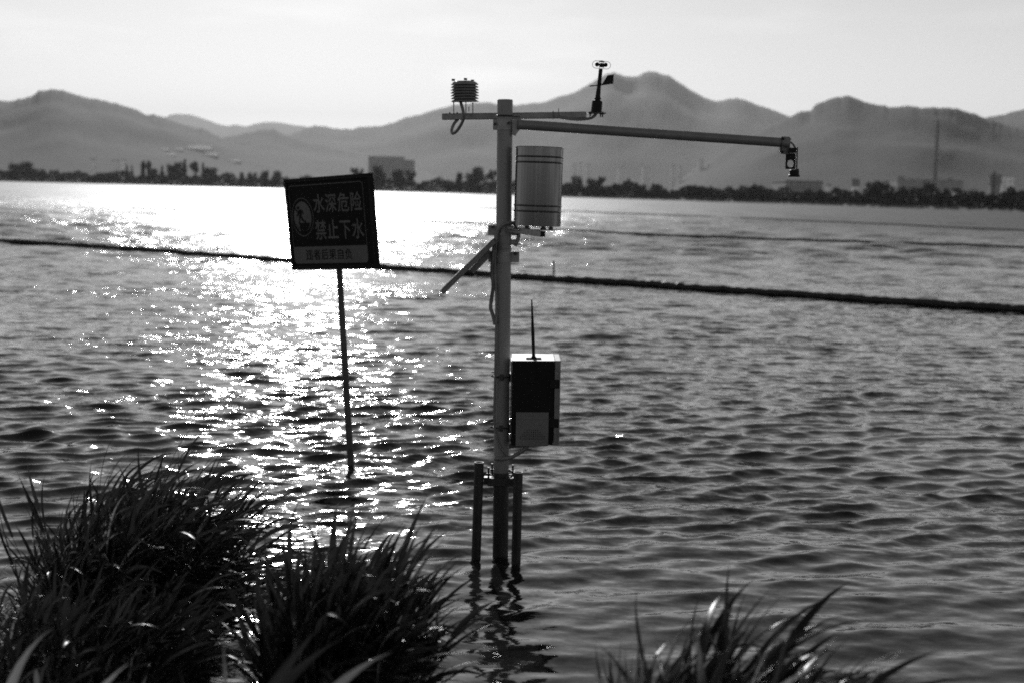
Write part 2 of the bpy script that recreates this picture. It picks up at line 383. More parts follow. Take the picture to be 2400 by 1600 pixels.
def on_terrain(key, x, y):                          # first point of that slope seen at picture point x, y
    best = None
    for t in np.linspace(FOOT, 1, 160):
        Dx, z = ridge_z(key, x, t); zr = at(x, y, Dx * t).z
        if z >= zr: return Vector((azx(x, Dx * t), Dx * t, z))
        best = Vector((azx(x, Dx * t), Dx * t, z))
    return best

# haze
def make_haze():
    b = MB(); b.box((0, 12400, 649), (15500, 0, 0), (0, 12700, 0), (0, 0, 651))
    m = bpy.data.materials.new('haze_air'); m.use_nodes = True; n = m.node_tree.nodes
    n.remove(n['Principled BSDF']); pv = n.new('ShaderNodeVolumePrincipled')
    pv.inputs['Density'].default_value = HAZE_DENSITY; pv.inputs['Anisotropy'].default_value = HAZE_G
    pv.inputs['Color'].default_value = (HAZE_COL,) * 3 + (1,)
    m.node_tree.links.new(pv.outputs[0], n['Material Output'].inputs['Volume'])
    o = b.build('haze', m); o['kind'] = 'stuff'
make_haze()

# ------------------------------------------------------------------ far buildings
def place_building(name, key, x, ytop, ybase, wpx, label, cat='building', wall=M_wall, roof=M_roofgrey, depth=None, D=None, rz=0, gable=False):
    if key:                                          # low greenhouse: a film sheet leaning over short white walls
        base = on_terrain(key, x, ybase); k = base.y / F; W_ = wpx * k / 2; H = max((ybase - ytop) * k, 4); dp = H * 1.1
        t = thing('greenhouse', base, label, 'greenhouse', 'pale sheds on the left hillside')
        b = MB(); b.box(base + Vector((0, 0, -1)), (W_, 0, 0), (0, dp, 0), (0, 0, 1 + H * .22)); b.build('wall', M_wall, t)
        b = MB(); z0 = H * .22 + .05; q = [base + Vector((sx * (W_ + .5), yy, zz)) for sx in (-1, 1) for yy, zz in ((-dp, z0), (0, H))]
        b.add(q, [(0, 1, 3, 2)]); o = b.build('roof', M_poly, t); md = o.modifiers.new('thickness', 'SOLIDIFY'); md.thickness = .02
        return t
    base = Vector((azx(x, D), D, ground_z(x, D)))
    if D and ybase is None: ybase = ytop + 10
    k = base.y / F; W_ = wpx * k / 2; H = max((ybase - ytop) * k, 3)
    if D: H = at(x, ytop, D).z - base.z
    dp = depth or W_ * .7
    t = thing(name, base, label, cat, 'far buildings beyond the lake'); 
    b = MB(); b.box(base + Vector((0, 0, H / 2 - 3)), (W_, 0, 0), (0, dp, 0), (0, 0, H / 2 + 3)); b.build('wall', wall, t)
    b = MB(); top = base + Vector((0, 0, H))
    if gable:
        g = H * .4 + 1
        b.prism([top + Vector((-W_ - .6, -dp - .6, 0)), top + Vector((-W_ - .6, dp + .6, 0)), top + Vector((-W_ - .6, 0, g))], (2 * W_ + 1.2, 0, 0))
    else:
        b.box(top + Vector((0, 0, .5)), (W_ + .4, 0, 0), (0, dp + .4, 0), (0, 0, .5))
    b.build('roof', roof, t)
    if wpx < 20: return t
    b = MB(); nf = max(1, int(H / 3.3)); nw_ = max(2, int(2 * W_ / 4))
    while nf * nw_ > 160: nw_ = max(2, nw_ // 2); nf = max(1, int(nf * .8))
    for i in range(nf):
        for j in range(nw_):
            b.box(base + Vector((-W_ + (j + .5) * 2 * W_ / nw_, -dp - .02, (i + .55) * H / nf)), (W_ / nw_ * .26, 0, 0), (0, .12, 0), (0, 0, H / nf * .2))
    tag(b.build('window', M_win, t), kind='stuff')
    t.rotation_euler = (0, 0, R(rz)); return t
B = place_building
B('warehouse', 'near_left', 466, 341, 352, 62, 'longest white roofed shed high on the left hillside', roof=M_roof, wall=M_wall, depth=38)
B('warehouse', 'near_left', 494, 359, 367, 34, 'short white roofed shed just below the longest one on the left hillside', roof=M_roof, depth=26)
B('warehouse', 'near_left', 386, 349, 354, 22, 'small white roofed shed left of the longest hillside shed', roof=M_roof, depth=18)
B('warehouse', 'near_left', 421, 349, 354, 18, 'small pale shed touching the left end of the longest hillside shed', roof=M_roof, depth=14)
B('warehouse', 'near_left', 402, 361, 366, 22, 'low pale shed below the two small hillside sheds', roof=M_roof, depth=16)
B('warehouse', 'near_left', 545, 374, 380, 38, 'long pale roofed shed lowest and rightmost on the left hillside', roof=M_roof, depth=22)
B('apartment_block', None, 218, 374, None, 12, 'narrow pale tower block above the left shore trees', D=2200)
B('apartment_block', None, 270, 378, None, 14, 'pale tower block right of the narrow one above the left shore trees', D=2200)
B('apartment_block', None, 290, 376, None, 9, 'slim pale block left of the conifer pair on the left shore', D=2250)
B('apartment_block', None, 905, 368, None, 82, 'wide dark grey slab building between warning sign and pole', D=4600, wall=M_walldim, depth=20)
B('apartment_block', None, 957, 376, None, 26, 'lower grey wing at the right end of the wide slab building', D=4620, wall=M_walldim, depth=18)
for x, yt, wp, lb in [(1344, 384, 9, 'first pale tower right of the rain gauge'), (1358, 382, 7, 'second pale tower right of the rain gauge, slimmer than its neighbours'), (1377, 386, 10, 'third pale tower right of the rain gauge'),
                      (1454, 394, 16, 'broad pale block below the middle of the boom arm'), (1512, 392, 16, 'squat pale block right of the broad one below the boom arm'),
                      (1576, 387, 8, 'slim pale tower left of the tallest tower'), (1592, 391, 7, 'low slim tower directly left of the tallest tower'), (1640, 376, 11, 'tallest pale tower below the boom arm'), (1658, 389, 8, 'low pale tower directly right of the tallest tower')]:
    B('apartment_block', None, x, yt, None, wp, lb, D=3300)
B('factory', None, 1866, 428, None, 84, 'long grey factory hall low below the boom tip', D=1000, wall=M_wallgrey, depth=25)
B('office_block', None, 1940, 436, None, 9, 'small pale tower right of the grey factory hall', D=1050)
B('house', None, 2003, 437, None, 14, 'pale gabled house left of the big right shore trees', D=900, gable=True)
B('factory', None, 2108, 416, None, 14, 'small dark rooftop block left of the tall smokestack', D=1500, wall=M_wallgrey)
B('factory', None, 2222, 420, None, 12, 'small dark rooftop block right of the tall smokestack', D=1500, wall=M_wallgrey)
B('factory', None, 2162, 424, None, 150, 'long low works hall at the foot of the tall smokestack', D=1520, wall=M_wallgrey, depth=25)
B('warehouse', None, 2344, 421, None, 28, 'pale flat shed right of the short chimney', D=1100, roof=M_roof, depth=14)
B('house', None, 2328, 432, None, 24, 'pale house behind the short chimney', D=900, gable=True, wall=M_wallgrey)

def chimney(x, ytop, D, r0, r1, label):
    b0 = Vector((azx(x, D), D, 2)); H = at(x, ytop, D).z - 2
    t = thing('chimney', b0, label, 'chimney', 'industrial chimneys beyond the lake')
    b = MB(); b.lathe(b0, (0, 0, 1), [(0, r0), (H * .5, (r0 + r1) / 2), (H, r1)], 20); b.build('shaft', M_conc, t)
    b = MB(); b.lathe(b0, (0, 0, 1), [(H - H * .02, r1 * 1.12), (H + .3, r1 * 1.12)], 20); b.build('rim', M_roofgrey, t)
chimney(2188, 281, 2200, 3.8, 2.3, 'tall thin smokestack rising in front of the right hill')
chimney(2326, 403, 700, .65, .5, 'short dark chimney near the right edge above the shore trees')

# ------------------------------------------------------------------ trees on the far shore
def crown_mesh(name, kind, seed, leaves=1500):
    rng = random.Random(seed); b = MB(); cl = []
    n = {'broad': 24, 'column': 11, 'conifer': 14, 'umbrella': 12}[kind]
    for i in range(n):
        f = (i + .5) / n
        if kind == 'broad': z = .28 + .68 * rng.random(); rr = .5 * math.sqrt(max(.05, 1 - ((z - .58) / .46) ** 2)); s_ = rng.uniform(.15, .23)
        elif kind == 'column': z = .12 + .83 * f; rr = .2 + .1 * rng.random(); s_ = rng.uniform(.10, .16)
        elif kind == 'conifer': z = .1 + .88 * f; rr = .36 * (1.02 - f); s_ = .05 + .13 * (1 - f)
        else: z = .62 + .32 * rng.random(); rr = .5; s_ = rng.uniform(.10, .15)
        a = rng.uniform(0, 6.28); q = rr * (rng.random() ** .5) * (.2 if kind == 'column' else 1)
        cl.append((Vector((q * math.cos(a), q * math.sin(a), z)), s_))
    for i in range(leaves):
        c, s_ = cl[i % n]; d = Vector((rng.gauss(0, 1), rng.gauss(0, 1), rng.gauss(0, .8)))
        d = d.normalized() * s_ * rng.random() ** .4; p = c + d
        u = Vector((rng.gauss(0, 1), rng.gauss(0, 1), rng.gauss(0, 1))).normalized(); v_ = u.orthogonal().normalized()
        h = rng.uniform(.026, .055)
        b.add([p - u * h, p + v_ * h * .7, p + u * h, p - v_ * h * .7], [(0, 1, 2, 3)])
    me = bpy.data.meshes.new(name); me.from_pydata(b.v, [], b.f); me.materials.append(M_leaf_far); me.update()
    t = MB(); t.tube([(0, 0, -.03), (.01, 0, .3), (0, .01, .75)], [.028, .02, .006], 7)
    for i in range(7):
        c, s_ = cl[i * n // 7]; t.tube([(0, 0, .22 + .05 * i), c], [.011, .003], 5)
    tm = bpy.data.meshes.new('trunk'); tm.from_pydata(t.v, [], t.f); tm.materials.append(M_bark); tm.update()
    return me, tm
CR = {(k, i): crown_mesh('crown', k, hash_) for k, i, hash_ in [(k, i, 31 * j + i) for j, k in enumerate(('broad', 'column', 'conifer', 'umbrella')) for i in range(3)]}
def shore_tree(i, x, ytop, wpx, kind, label):
    D = shore_d(x) + 12 + 25 * random.random()
    base = Vector((azx(x, D), D, 1.1)); H = at(x, ytop, D).z - 1.1; W_ = wpx * D / F
    t = thing({'broad': 'broadleaf_tree', 'column': 'poplar_tree', 'conifer': 'conifer_tree', 'umbrella': 'open_crown_tree'}[kind], base, label, 'tree', 'trees along the far shore')
    nat = {'broad': 1.15, 'column': .5, 'conifer': .75, 'umbrella': 1.2}[kind]
    me, tm = CR[(kind, i % 3)]
    for nm, d in (('crown', me), ('trunk', tm)):
        o = bpy.data.objects.new(nm, d); col.objects.link(o); o.parent = t; o.scale = (W_ / nat, W_ / nat, H); o.rotation_euler = (0, 0, random.uniform(0, 6.28))
TREES = [
 (8, 402, 44, 'broad', 'dark bushy tree cut by the left picture edge on the far shore'),
 (34, 385, 40, 'broad', 'left half of the round double crown at the far left shore'),
 (60, 383, 40, 'broad', 'right half of the round double crown at the far left shore'),
 (93, 398, 30, 'broad', 'small dark round tree right of the double crown on the far left shore'),
 (138, 410, 24, 'broad', 'lone low bush tree in the gap left of the conifer pair'),
 (240, 407, 44, 'broad', 'low wide tree left of the conifer pair on the far shore'),
 (268, 409, 36, 'broad', 'low tree touching the left side of the conifer pair'),
 (297, 386, 15, 'conifer', 'left conifer of the pointed pair on the far shore'),
 (309, 388, 15, 'conifer', 'right conifer of the pointed pair on the far shore'),
 (336, 378, 18, 'column', 'left of two tall columnar trees below the hillside sheds'),
 (349, 378, 18, 'column', 'right of two tall columnar trees below the hillside sheds'),
 (361, 398, 24, 'broad', 'short tree at the foot of the two columnar trees'),
 (380, 388, 18, 'conifer', 'pointed tree between the columnar pair and the wide dark crown'),
 (402, 388, 40, 'broad', 'left part of the wide dark crown below the hillside sheds'),
 (420, 384, 34, 'broad', 'middle of the wide dark crown below the hillside sheds'),
 (433, 374, 12, 'column', 'thinnest tall spike above the wide dark crown'),
 (456, 379, 34, 'umbrella', 'open topped tree with sky gaps right of the thin spike'),
 (476, 383, 10, 'column', 'slim spike beside the open topped tree'),
 (492, 395, 42, 'broad', 'rounded tree ending the dark grove below the hillside sheds'),
 (540, 408, 26, 'broad', 'first low tree after the dark grove on the left shore'),
 (567, 405, 18, 'column', 'narrow low tree left of the warning sign gap'),
 (592, 406, 26, 'broad', 'second low tree after the dark grove on the left shore'),
 (622, 402, 28, 'broad', 'low tree just left of the warning sign'),
 (650, 404, 26, 'broad', 'low tree touching the left edge of the warning sign'),
 (838, 396, 34, 'umbrella', 'flat crowned tree peeking above the top right corner of the warning sign'),
 (884, 391, 40, 'broad', 'tallest tree right of the warning sign'),
 (930, 402, 36, 'broad', 'round tree in front of the wide slab building'),
 (963, 402, 28, 'umbrella', 'small round crown under the right wing of the slab building'),
 (1050, 424, 44, 'broad', 'low dark tree left of the grove beside the pole'),
 (1076, 406, 26, 'column', 'upright tree at the left of the grove beside the pole'),
 (1120, 395, 42, 'broad', 'tallest tree of the grove directly left of the pole'),
 (1100, 408, 30, 'broad', 'middle tree of the grove directly left of the pole'),
 (1152, 398, 32, 'umbrella', 'tree half hidden by the left edge of the pole'),
 (1348, 415, 34, 'broad', 'pale broad tree nearest the rain gauge on its right'),
 (1384, 420, 30, 'broad', 'second pale tree right of the rain gauge'),
 (1408, 414, 26, 'umbrella', 'third tree right of the rain gauge, with an open crown'),
 (1444, 432, 22, 'broad', 'dark low tree below the broad pale block'),
 (1465, 430, 18, 'column', 'dark upright tree below the broad pale block'),
 (1507, 435, 20, 'broad', 'dark low tree below the squat pale block'),
 (1531, 431, 18, 'column', 'upright tree right of the squat pale block'),
 (1590, 450, 26, 'broad', 'very low tree left of the three dark mounds'),
 (1672, 443, 56, 'broad', 'widest and leftmost of three dark mound trees under the boom'),
 (1740, 437, 30, 'broad', 'tall middle one of three dark mound trees under the boom'),
 (1785, 440, 32, 'broad', 'rightmost of three dark mound trees under the boom'),
 (1830, 455, 36, 'broad', 'low tree in front of the left end of the factory hall'),
 (1900, 458, 40, 'broad', 'low tree in front of the right end of the factory hall'),
 (1960, 461, 56, 'broad', 'low spreading tree between factory hall and gabled house'),
 (2062, 430, 84, 'broad', 'largest dark tree on the right shore'),
 (2128, 441, 52, 'broad', 'dark tree filling the dip left of the tall smokestack'),
 (2176, 430, 46, 'broad', 'dark tree standing below the tall smokestack'),
 (2216, 443, 30, 'column', 'upright tree right of the tall smokestack foot'),
 (2242, 448, 36, 'broad', 'tree between the upright one and the round one on the right shore'),
 (2273, 447, 44, 'broad', 'round dark tree left of the short chimney'),
 (2322, 460, 42, 'broad', 'lower tree at the foot of the short chimney'),
 (2366, 453, 58, 'broad', 'wide dark tree right of the short chimney'),
 (2400, 456, 52, 'broad', 'dark tree cut by the right picture edge'),
]
for i, tr in enumerate(TREES): shore_tree(i, *tr)
def shore_wood():
    rng = np.random.RandomState(4); n = 42000
    x = rng.uniform(-500, 2900, n); d = rng.uniform(4, 40, n)
    Dm = np.interp(x, [a for a, b in SH], [b for a, b in SH]); D = Dm + d
    hm = np.array([7.5 + 4.5 * noise.fractal(Vector((xx * .02, 3, 1)), .7, 2, 4) for xx in x]) * np.clip(Dm / 900, .62, 1.05)
    z = .6 + np.maximum(hm, 1.5) * rng.rand(n) ** .8
    c = np.stack([(x - 1200) / F * D, D, z], -1); c[:, 0] = [azx(a, b_) for a, b_ in zip(x, D)]
    u = rng.normal(size=(n, 3)); u /= np.linalg.norm(u, axis=1)[:, None]; v = np.cross(u, rng.normal(size=(n, 3))); v /= np.linalg.norm(v, axis=1)[:, None]
    s_ = rng.uniform(.6, 1.25, n)[:, None]
    V = np.stack([c - u * s_, c + v * s_ * .7, c + u * s_, c - v * s_ * .7], 1).reshape(-1, 3)
    o = np_mesh('shore_wood', V, np.arange(4 * n).reshape(-1, 4), M_leaf_far, False)
    tag(o, 'continuous band of dark scrub and woodland along the far shoreline', 'scrub', None, 'stuff')
shore_wood()

# ------------------------------------------------------------------ floating lines and stakes
def smooth_path(pts, n):
    pts = [Vector(p) for p in pts]; out = []
    P = [pts[0] * 2 - pts[1]] + pts + [pts[-1] * 2 - pts[-2]]
    for i in range(1, len(P) - 2):
        for k in range(n):
            t = k / n; a, b_, c, d = P[i - 1], P[i], P[i + 1], P[i + 2]
            out.append(.5 * ((2 * b_) + (c - a) * t + (2 * a - 5 * b_ + 4 * c - d) * t * t + (3 * b_ - a - 3 * c + d) * t ** 3))
    out.append(pts[-1]); return out
def water_line(name, label, cat, pts, r, m, z=.03, wob=.012, n=24):
    P = smooth_path([on_water(x / .98, y / .98, z) for x, y in pts], n)
    for i, p in enumerate(P): p.z += wob * noise.noise(Vector((i * .35, 0, r * 50)))
    b = MB(); b.tube(P, [r * (1 + .16 * noise.noise(Vector((i * .5, 7, 0)))) for i in range(len(P))], 10)
    base = P[0].copy(); o = b.build(name, m, None, base); tag(o, label, cat); return o
water_line('floating_boom', 'thick black floating pipe crossing the lake behind the sign and the pole', 'floating boom',
           [(-420, 528), (-200, 540), (0, 553), (250, 568), (500, 586), (660, 598), (870, 613), (1130, 630), (1275, 640), (1480, 652), (1600, 661), (1800, 674), (2000, 688), (2200, 701), (2352, 711), (2600, 731), (2900, 753)], .068, M_float, .05, .02, 30)
water_line('float_line', 'thin rope line on the water beyond the thick boom', 'rope', [(300, 478), (600, 490), (870, 503), (1130, 516), (1420, 535), (1700, 547), (2000, 556), (2352, 568), (2800, 588)], .05, M_rope, .10, .02)
water_line('float_line', 'thinnest farthest rope line near the right part of the far shore', 'rope', [(1100, 478), (1480, 492), (1850, 507), (2352, 529), (2700, 545)], .05, M_rope, .12, .03)
def stake(x, yt, yb, label):
    p = on_water(x / .98, yb / .98, -.02); t_ = at(x / .98, yt / .98, p.y)
    b = MB(); b.tube([p - Vector((0, 0, .4)), p, t_], [.022, .022, .018], 8)
    b.lathe(t_ - (t_ - p).normalized() * .04, t_ - p, [(0, .027), (.03, .027)], 8)
    tag(b.build('stake', M_wood, None, p), label, 'stake', 'stakes standing at the floating boom')
stake(500, 557, 586, 'small stake at the floating boom left of the warning sign')
stake(1272, 600, 642, 'small stake at the floating boom right of the white pole')

# ------------------------------------------------------------------ warning sign
def make_sign():
    foot = on_water(822, 1084); Ys = foot.y
    T = thing('warning_sign', foot, 'dark square warning board with Chinese lettering on a leaning post in the water', 'sign')
    top = at(791, 560, Ys + .11); d = (foot - top).normalized()
    b = MB(); b.tube([foot + d * .6, foot + d * .05, foot - d * .4, top + d * .35, top], [.021, .021, .020, .019, .019], 12); b.build('post', M_post, T)
    TL, TR, BR, BL = at(666.8, 423.4, 9.1), at(868.2, 408.2, 8.5), at(885, 628.6, 8.48), at(686, 631.4, 9.08)
    pn_ = (TR - TL).cross(BL - TL); rb = ray(885, 628.6); BR = CAM + rb * ((TL - CAM).dot(pn_) / rb.dot(pn_))
    nrm = (TR - TL).cross(BL - TL).normalized()
    if nrm.y > 0: nrm = -nrm
    def S(s, t, o=0):
        o = o * .4 if o > 0 else o
        return TL * (1 - s) * (1 - t) + TR * s * (1 - t) + BR * s * t + BL * (1 - s) * t + nrm * o
    ex = (TR - TL).normalized(); ey = (TL - BL).normalized()
    b = MB(); b.add([S(0, 0, 0), S(1, 0, 0), S(1, 1, 0), S(0, 1, 0), S(0, 0, -.012), S(1, 0, -.012), S(1, 1, -.012), S(0, 1, -.012)],
                    [(0, 3, 2, 1), (4, 5, 6, 7), (0, 1, 5, 4), (1, 2, 6, 5), (2, 3, 7, 6), (3, 0, 4, 7)])
    board = b.build('board', M_signred, T)
    b = MB()                                            # raised metal edge all round
    for (a, c) in (((0, .012), (1, .012)), ((0, .988), (1, .988)), ((.012, 0), (.012, 1)), ((.985, 0), (.985, 1))):
        p, q = S(*a, -.008), S(*c, -.008); ax = (q - p) / 2; other = (ey if abs(a[1] - c[1]) < .5 else ex)
        b.box((p + q) / 2, ax * .999, other * .013, nrm * .014, .002)
    b.build('frame', M_signframe, board)
    def strip(pts, wd, o=.003, closed=False):
        g = MB(); n = len(pts); rng = range(n if closed else n - 1)
        for i in rng:
            a, c = pts[i], pts[(i + 1) % n]; p, q = S(*a, o), S(*c, o); dd = (q - p).normalized(); sd = dd.cross(nrm) * wd / 2
            g.add([p - sd, q - sd, q + sd, p + sd], [(0, 1, 2, 3)])
        return g
    def poly(pts, o): g = MB(); g.add([S(*p, o) for p in pts], [tuple(range(len(pts)))]); return g
    # white rounded border line
    rr = []; L0, R0, T0, B0 = .042, .905, .07, .935; rs, rt = .028, .04
    for cx, cy_, a0 in ((R0 - rs, T0 + rt, -90), (R0 - rs, B0 - rt, 0), (L0 + rs, B0 - rt, 90), (L0 + rs, T0 + rt, 180)):
        for k in range(7):
            a = R(a0 + 15 * k); rr.append((cx + rs * math.cos(a), cy_ + rt * math.sin(a)))
    strip(rr, .0042, .0035, True).build('border_line', M_signwhite, board)
    # white bottom band
    bp = [(L0, .752), (R0, .752)] + [p for p in rr if p[1] > .8]
    poly(bp, .0040).build('band', M_signwhite, board)
    # prohibition roundel
    cx, cy_ = .184, .42
    ring = lambda k, n=48: [(cx + .128 * k * math.cos(2 * math.pi * i / n), cy_ + .210 * k * math.sin(2 * math.pi * i / n)) for i in range(n)]
    strip(ring(1.0), .0045, .0035, True).build('roundel_ring', M_signwhite, board)
    poly(ring(.82), .0035).build('roundel_disc', M_signwhite, board)
    def e(px, py): return (px - 182 - (py - 243) * .075 + 0) / 1126.0, (py - 243 + (px - 150) * .07) / 1180.0
    g = MB()
    def addp(pts, o=.0055): g.add([S(*e(*p), o) for p in pts], [tuple(range(len(pts)))])
    addp([(364 + 19 * math.cos(a), 600 + 21 * math.sin(a)) for a in [R(30 * i) for i in range(12)]])      # head
    addp([(375, 628), (415, 618), (418, 640), (412, 700), (376, 712), (368, 690)], .0057)                     # trunk
    addp([(402, 618), (428, 634), (440, 668), (436, 688), (424, 686), (424, 668), (414, 648)], .0060)          # right arm
    addp([(372, 640), (382, 660), (352, 716), (342, 710), (356, 680)], .0063)                                  # left arm
    addp([(378, 705), (402, 700), (396, 740), (388, 796), (372, 796), (378, 748)], .0066)                      # left leg
    addp([(396, 700), (418, 708), (432, 745), (478, 784), (470, 798), (420, 768), (400, 730)], .0069)          # right leg
    addp([(365, 798), (524, 790), (518, 830), (500, 880), (470, 915), (430, 935), (412, 928), (395, 895), (378, 860), (385, 830)], .0054)  # bank
    for k in range(3):
        y0 = 818 + 26 * k
        pts = [(312 + 12 * k, y0 + 6), (330 + 10 * k, y0 - 4), (352 + 8 * k, y0 + 4), (372 + 6 * k, y0 + 16)]
        for a, c in zip(pts, pts[1:]): addp([(a[0], a[1]), (c[0], c[1]), (c[0], c[1] + 9), (a[0], a[1] + 9)], .0052)
    addp([(292, 592), (304, 578), (372, 652), (360, 668)], .0072)                                               # slash upper
    g.build('pictogram', M_signred, board)
    def text(body, s0, s1, t0, t1, m, o, bold):
        cu = bpy.data.curves.new('lettering', 'FONT'); cu.body = body; cu.offset = bold; cu.space_character = 1.08
        ob = bpy.data.objects.new('lettering', cu); col.objects.link(ob)
        dg = C.evaluated_depsgraph_get(); me = bpy.data.meshes.new_from_object(ob.evaluated_get(dg))
        bpy.data.objects.remove(ob)
        xs = [v.co.x for v in me.vertices]; ys = [v.co.y for v in me.vertices]; x0, x1, y0, y1 = min(xs), max(xs), min(ys), max(ys)
        bl = root_loc(T)
        for v in me.vertices:
            s = s0 + (v.co.x - x0) / (x1 - x0) * (s1 - s0); t = t1 - (v.co.y - y0) / (y1 - y0) * (t1 - t0)
            v.co = S(s, t, o) - bl
        me.materials.clear(); me.materials.append(m); me.update(); me.name = 'lettering'
        r = bpy.data.objects.new('lettering', me); col.objects.link(r); r.parent = board
    text('水深危险', .325, .885, .175, .385, M_signwhite, .0045, .012)
    text('禁止下水', .325, .885, .462, .680, M_signwhite, .0045, .012)
    text('违者后果自负', .185, .730, .782, .902, M_signred, .0060, .012)
make_sign()

# ------------------------------------------------------------------ monitoring station
def make_station():
    D = 6.5; K = D / F
    foot = at(1172.5, 1316, D); top = at(1183.7, 234, D)
    U = (top - foot).normalized(); X = Vector((1, 0, 0)); X = (X - U * X.dot(U)).normalized(); Yv = U.cross(X)  # Yv points away from the camera
    if Yv.y < 0: Yv = -Yv
    T = thing('weather_station', foot, 'pale steel weather and water monitoring pole standing in the lake with instruments and boom arm', 'weather station')
    def on_pole(y): return foot + (top - foot) * ((1316 - y) / (1316 - 234))
    r = .0352
    b = MB(); b.lathe(on_pole(1130), U, [(0, r), ((top - on_pole(1130)).length - .003, r), ((top - on_pole(1130)).length, r - .003)], 40); pole = b.build('pole', M_pole, T)
    b = MB(); bot = on_pole(1316) - U * .7; b.lathe(bot, U, [(0, .0365), ((on_pole(1100) - bot).length, .0365)], 36); b.build('sleeve_pipe', M_rust, T)
    for (x0, y0, x1, y1, Dp) in ((1123, 1082, 1115.5, 1312, 6.47), (1214.5, 1105, 1209, 1326, 6.38)):
        a, c = at(x0, y0, Dp), at(x1, y1, Dp); dd = (a - c).normalized(); ln = (a - c).length
        b = MB(); R_ = 11.3 * Dp / F
        b.lathe(c - dd * .7, dd, [(0, R_), (.7 + ln, R_), (.7 + ln, R_ - .004), (.55 + ln, R_ - .004)], 28, cap=False)
        b.build('support_pipe', M_rust, T)
    # clamp tying the pipes
    c0 = on_pole(1119)
    b = MB()
    for sy in (-1, 1): b.box(c0 + Yv * sy * .045, X * .062, Yv * .005, U * .019, .001)
    b.lathe(c0 - U * .02, U, [(0, .046), (.04, .046)], 28)
    b.box(c0 - X * .062, X * .018, Yv * .02, U * .016, .002); b.box(c0 + X * .066, X * .016, Yv * .02, U * .014, .002)
    cl = b.build('pipe_clamp', M_bolt, T)
    for (x, yb, yt, dy) in ((1145, 1122, 1094, -.05), (1153.5, 1112, 1085, .05), (1202, 1116, 1088, -.03), (1193, 1108, 1098, .05)):
        b = MB(); p, q = at(x, yb, D + dy), at(x, yt, D + dy)
        b.tube([p, q], .0048, 8); b.lathe(p + (q - p) * .35, U, [(0, .0095), (.009, .0095)], 6); b.build('bolt', M_bolt, cl)

    def collar(y0, y1, fl, fr, name='clamp_collar', bolts=()):
        a = on_pole(y1); h = (on_pole(y0) - a).length; b = MB()
        b.lathe(a, U, [(0, r + .0005), (0, r + .0035), (h, r + .0035), (h, r + .0005)], 36, cap=False)
        c = a + U * h / 2
        for sgn, ext in ((-1, fl), (1, fr)):
            if ext:
                for yy in (-.011, .007): b.box(c + X * sgn * (r + ext / 2) + Yv * yy, X * (ext / 2), Yv * .0022, U * h / 2, .0006)
        o = b.build(name, M_clamp, T)
        for bx, by, rb in bolts:
            p = at(bx, by, D - .016 if abs(bx - on_px(by)) > 17 else D - .038)
            g = MB(); g.lathe(p, -Yv, [(0, rb), (.006, rb), (.006, rb * .55), (.010, rb * .5)], 6); g.build('bolt', M_bolt, o)
        return o
    def on_px(y): return 1172.5 + (1183.7 - 1172.5) * (1316 - y) / (1316 - 234)
    collar(279, 303, .018, .022, bolts=((1160, 291, .0065), (1193, 289, .0075), (1204.5, 290, .0065)))
    collar(521, 544.5, .036, .026, bolts=((1155, 532, .008),))
    collar(581.5, 606, .034, .037, bolts=((1149, 594, .0075), (1208, 594, .009)))
    # U-bolt holding the cross arm
    b = MB(); c = on_pole(271); pts = [c + X * (.048) + Yv * .05]
    pts += [c + (X * math.cos(a) - Yv * math.sin(a)) * (r + .006) + X * .004 for a in [math.pi * i / 14 for i in range(15)]] + [c - X * .04 + Yv * .05]
    b.tube(pts, .0034, 8); b.tube([c + X * .03 - Yv * .01, c + X * .068 - Yv * .004], .0034, 8); b.build('u_bolt', M_bolt, T)
    # cross arm
    pa, pb = at(1035.5, 273, 6.60), at(1375.5, 268.5, 6.50); ax = (pb - pa).normalized(); az = (U - ax * U.dot(ax)).normalized(); ay = az.cross(ax)
    pa += Yv * .0; 
    b = MB(); b.box((pa + pb) / 2 + Yv * .055 * 0 + ay * 0, ax * (pb - pa).length / 2, ay * .0145, az * .0145, .0026)
    arm = b.build('cross_arm', M_steelbar, T)
    arm.location = Yv * .0
    # move the arm just behind the pole
    arm.location = Vector((0, .052 + .0, 0))
    off = Vector((0, .052, 0))
    for s in (.105, .14): 
        g = MB(); g.lathe(pa + ax * (s - .07) + az * .0145 + off, az, [(0, .004), (.004, .004), (.004, .0025), (.006, .0025)], 6); o = g.build('bolt', M_bolt, arm); o.location = -off
    for xp, hh in ((1297, .006), (1310, .017)):
        g = MB(); p = at(xp, 261.5, 6.5) + off; g.lathe(p - az * .03, az, [(0, .003), (.03 + hh, .0015)], 6); o = g.build('cable_tie_end', M_cable, arm); o.location = -off
    g = MB(); p = at(1297.5, 269, 6.52) + off; g.box(p, ax * .002, ay * .0165, az * .0165); o = g.build('cable_tie', M_cable, arm); o.location = -off

    # radiation shield with louvres
    bc = at(1089.5, 239.5, 6.62); Ut = (U + X * -.02 + Yv * -.02).normalized()
    sh = MB(); k = .00198
    sh.lathe(bc + Ut * .006, Ut, [(0, .026), (.084, .026)], 24); shield = sh.build('radiation_shield', M_shield, T)
    for i in range(7):
        h0 = .002 + i * .0128
        b = MB(); ro = .066 - .0008 * abs(i - 3); topf = i == 6
        pr = [(h0 - .001, ro), (h0 + .0012, ro), (h0 + .013, ro - .021 + (-.004 if topf else 0)), (h0 + .0145, .018)] if not topf else [(h0 - .001, ro), (h0 + .0012, ro), (h0 + .010, ro - .010), (h0 + .0155, ro - .02), (h0 + .0165, .001)]
        b.lathe(bc, Ut, pr + ([] if topf else []), 36, cap=False)
        b.lathe(bc, Ut, [(h0 - .001, ro), (h0 + .006, ro - .022), (h0 + .006, .02)], 36, cap=False)
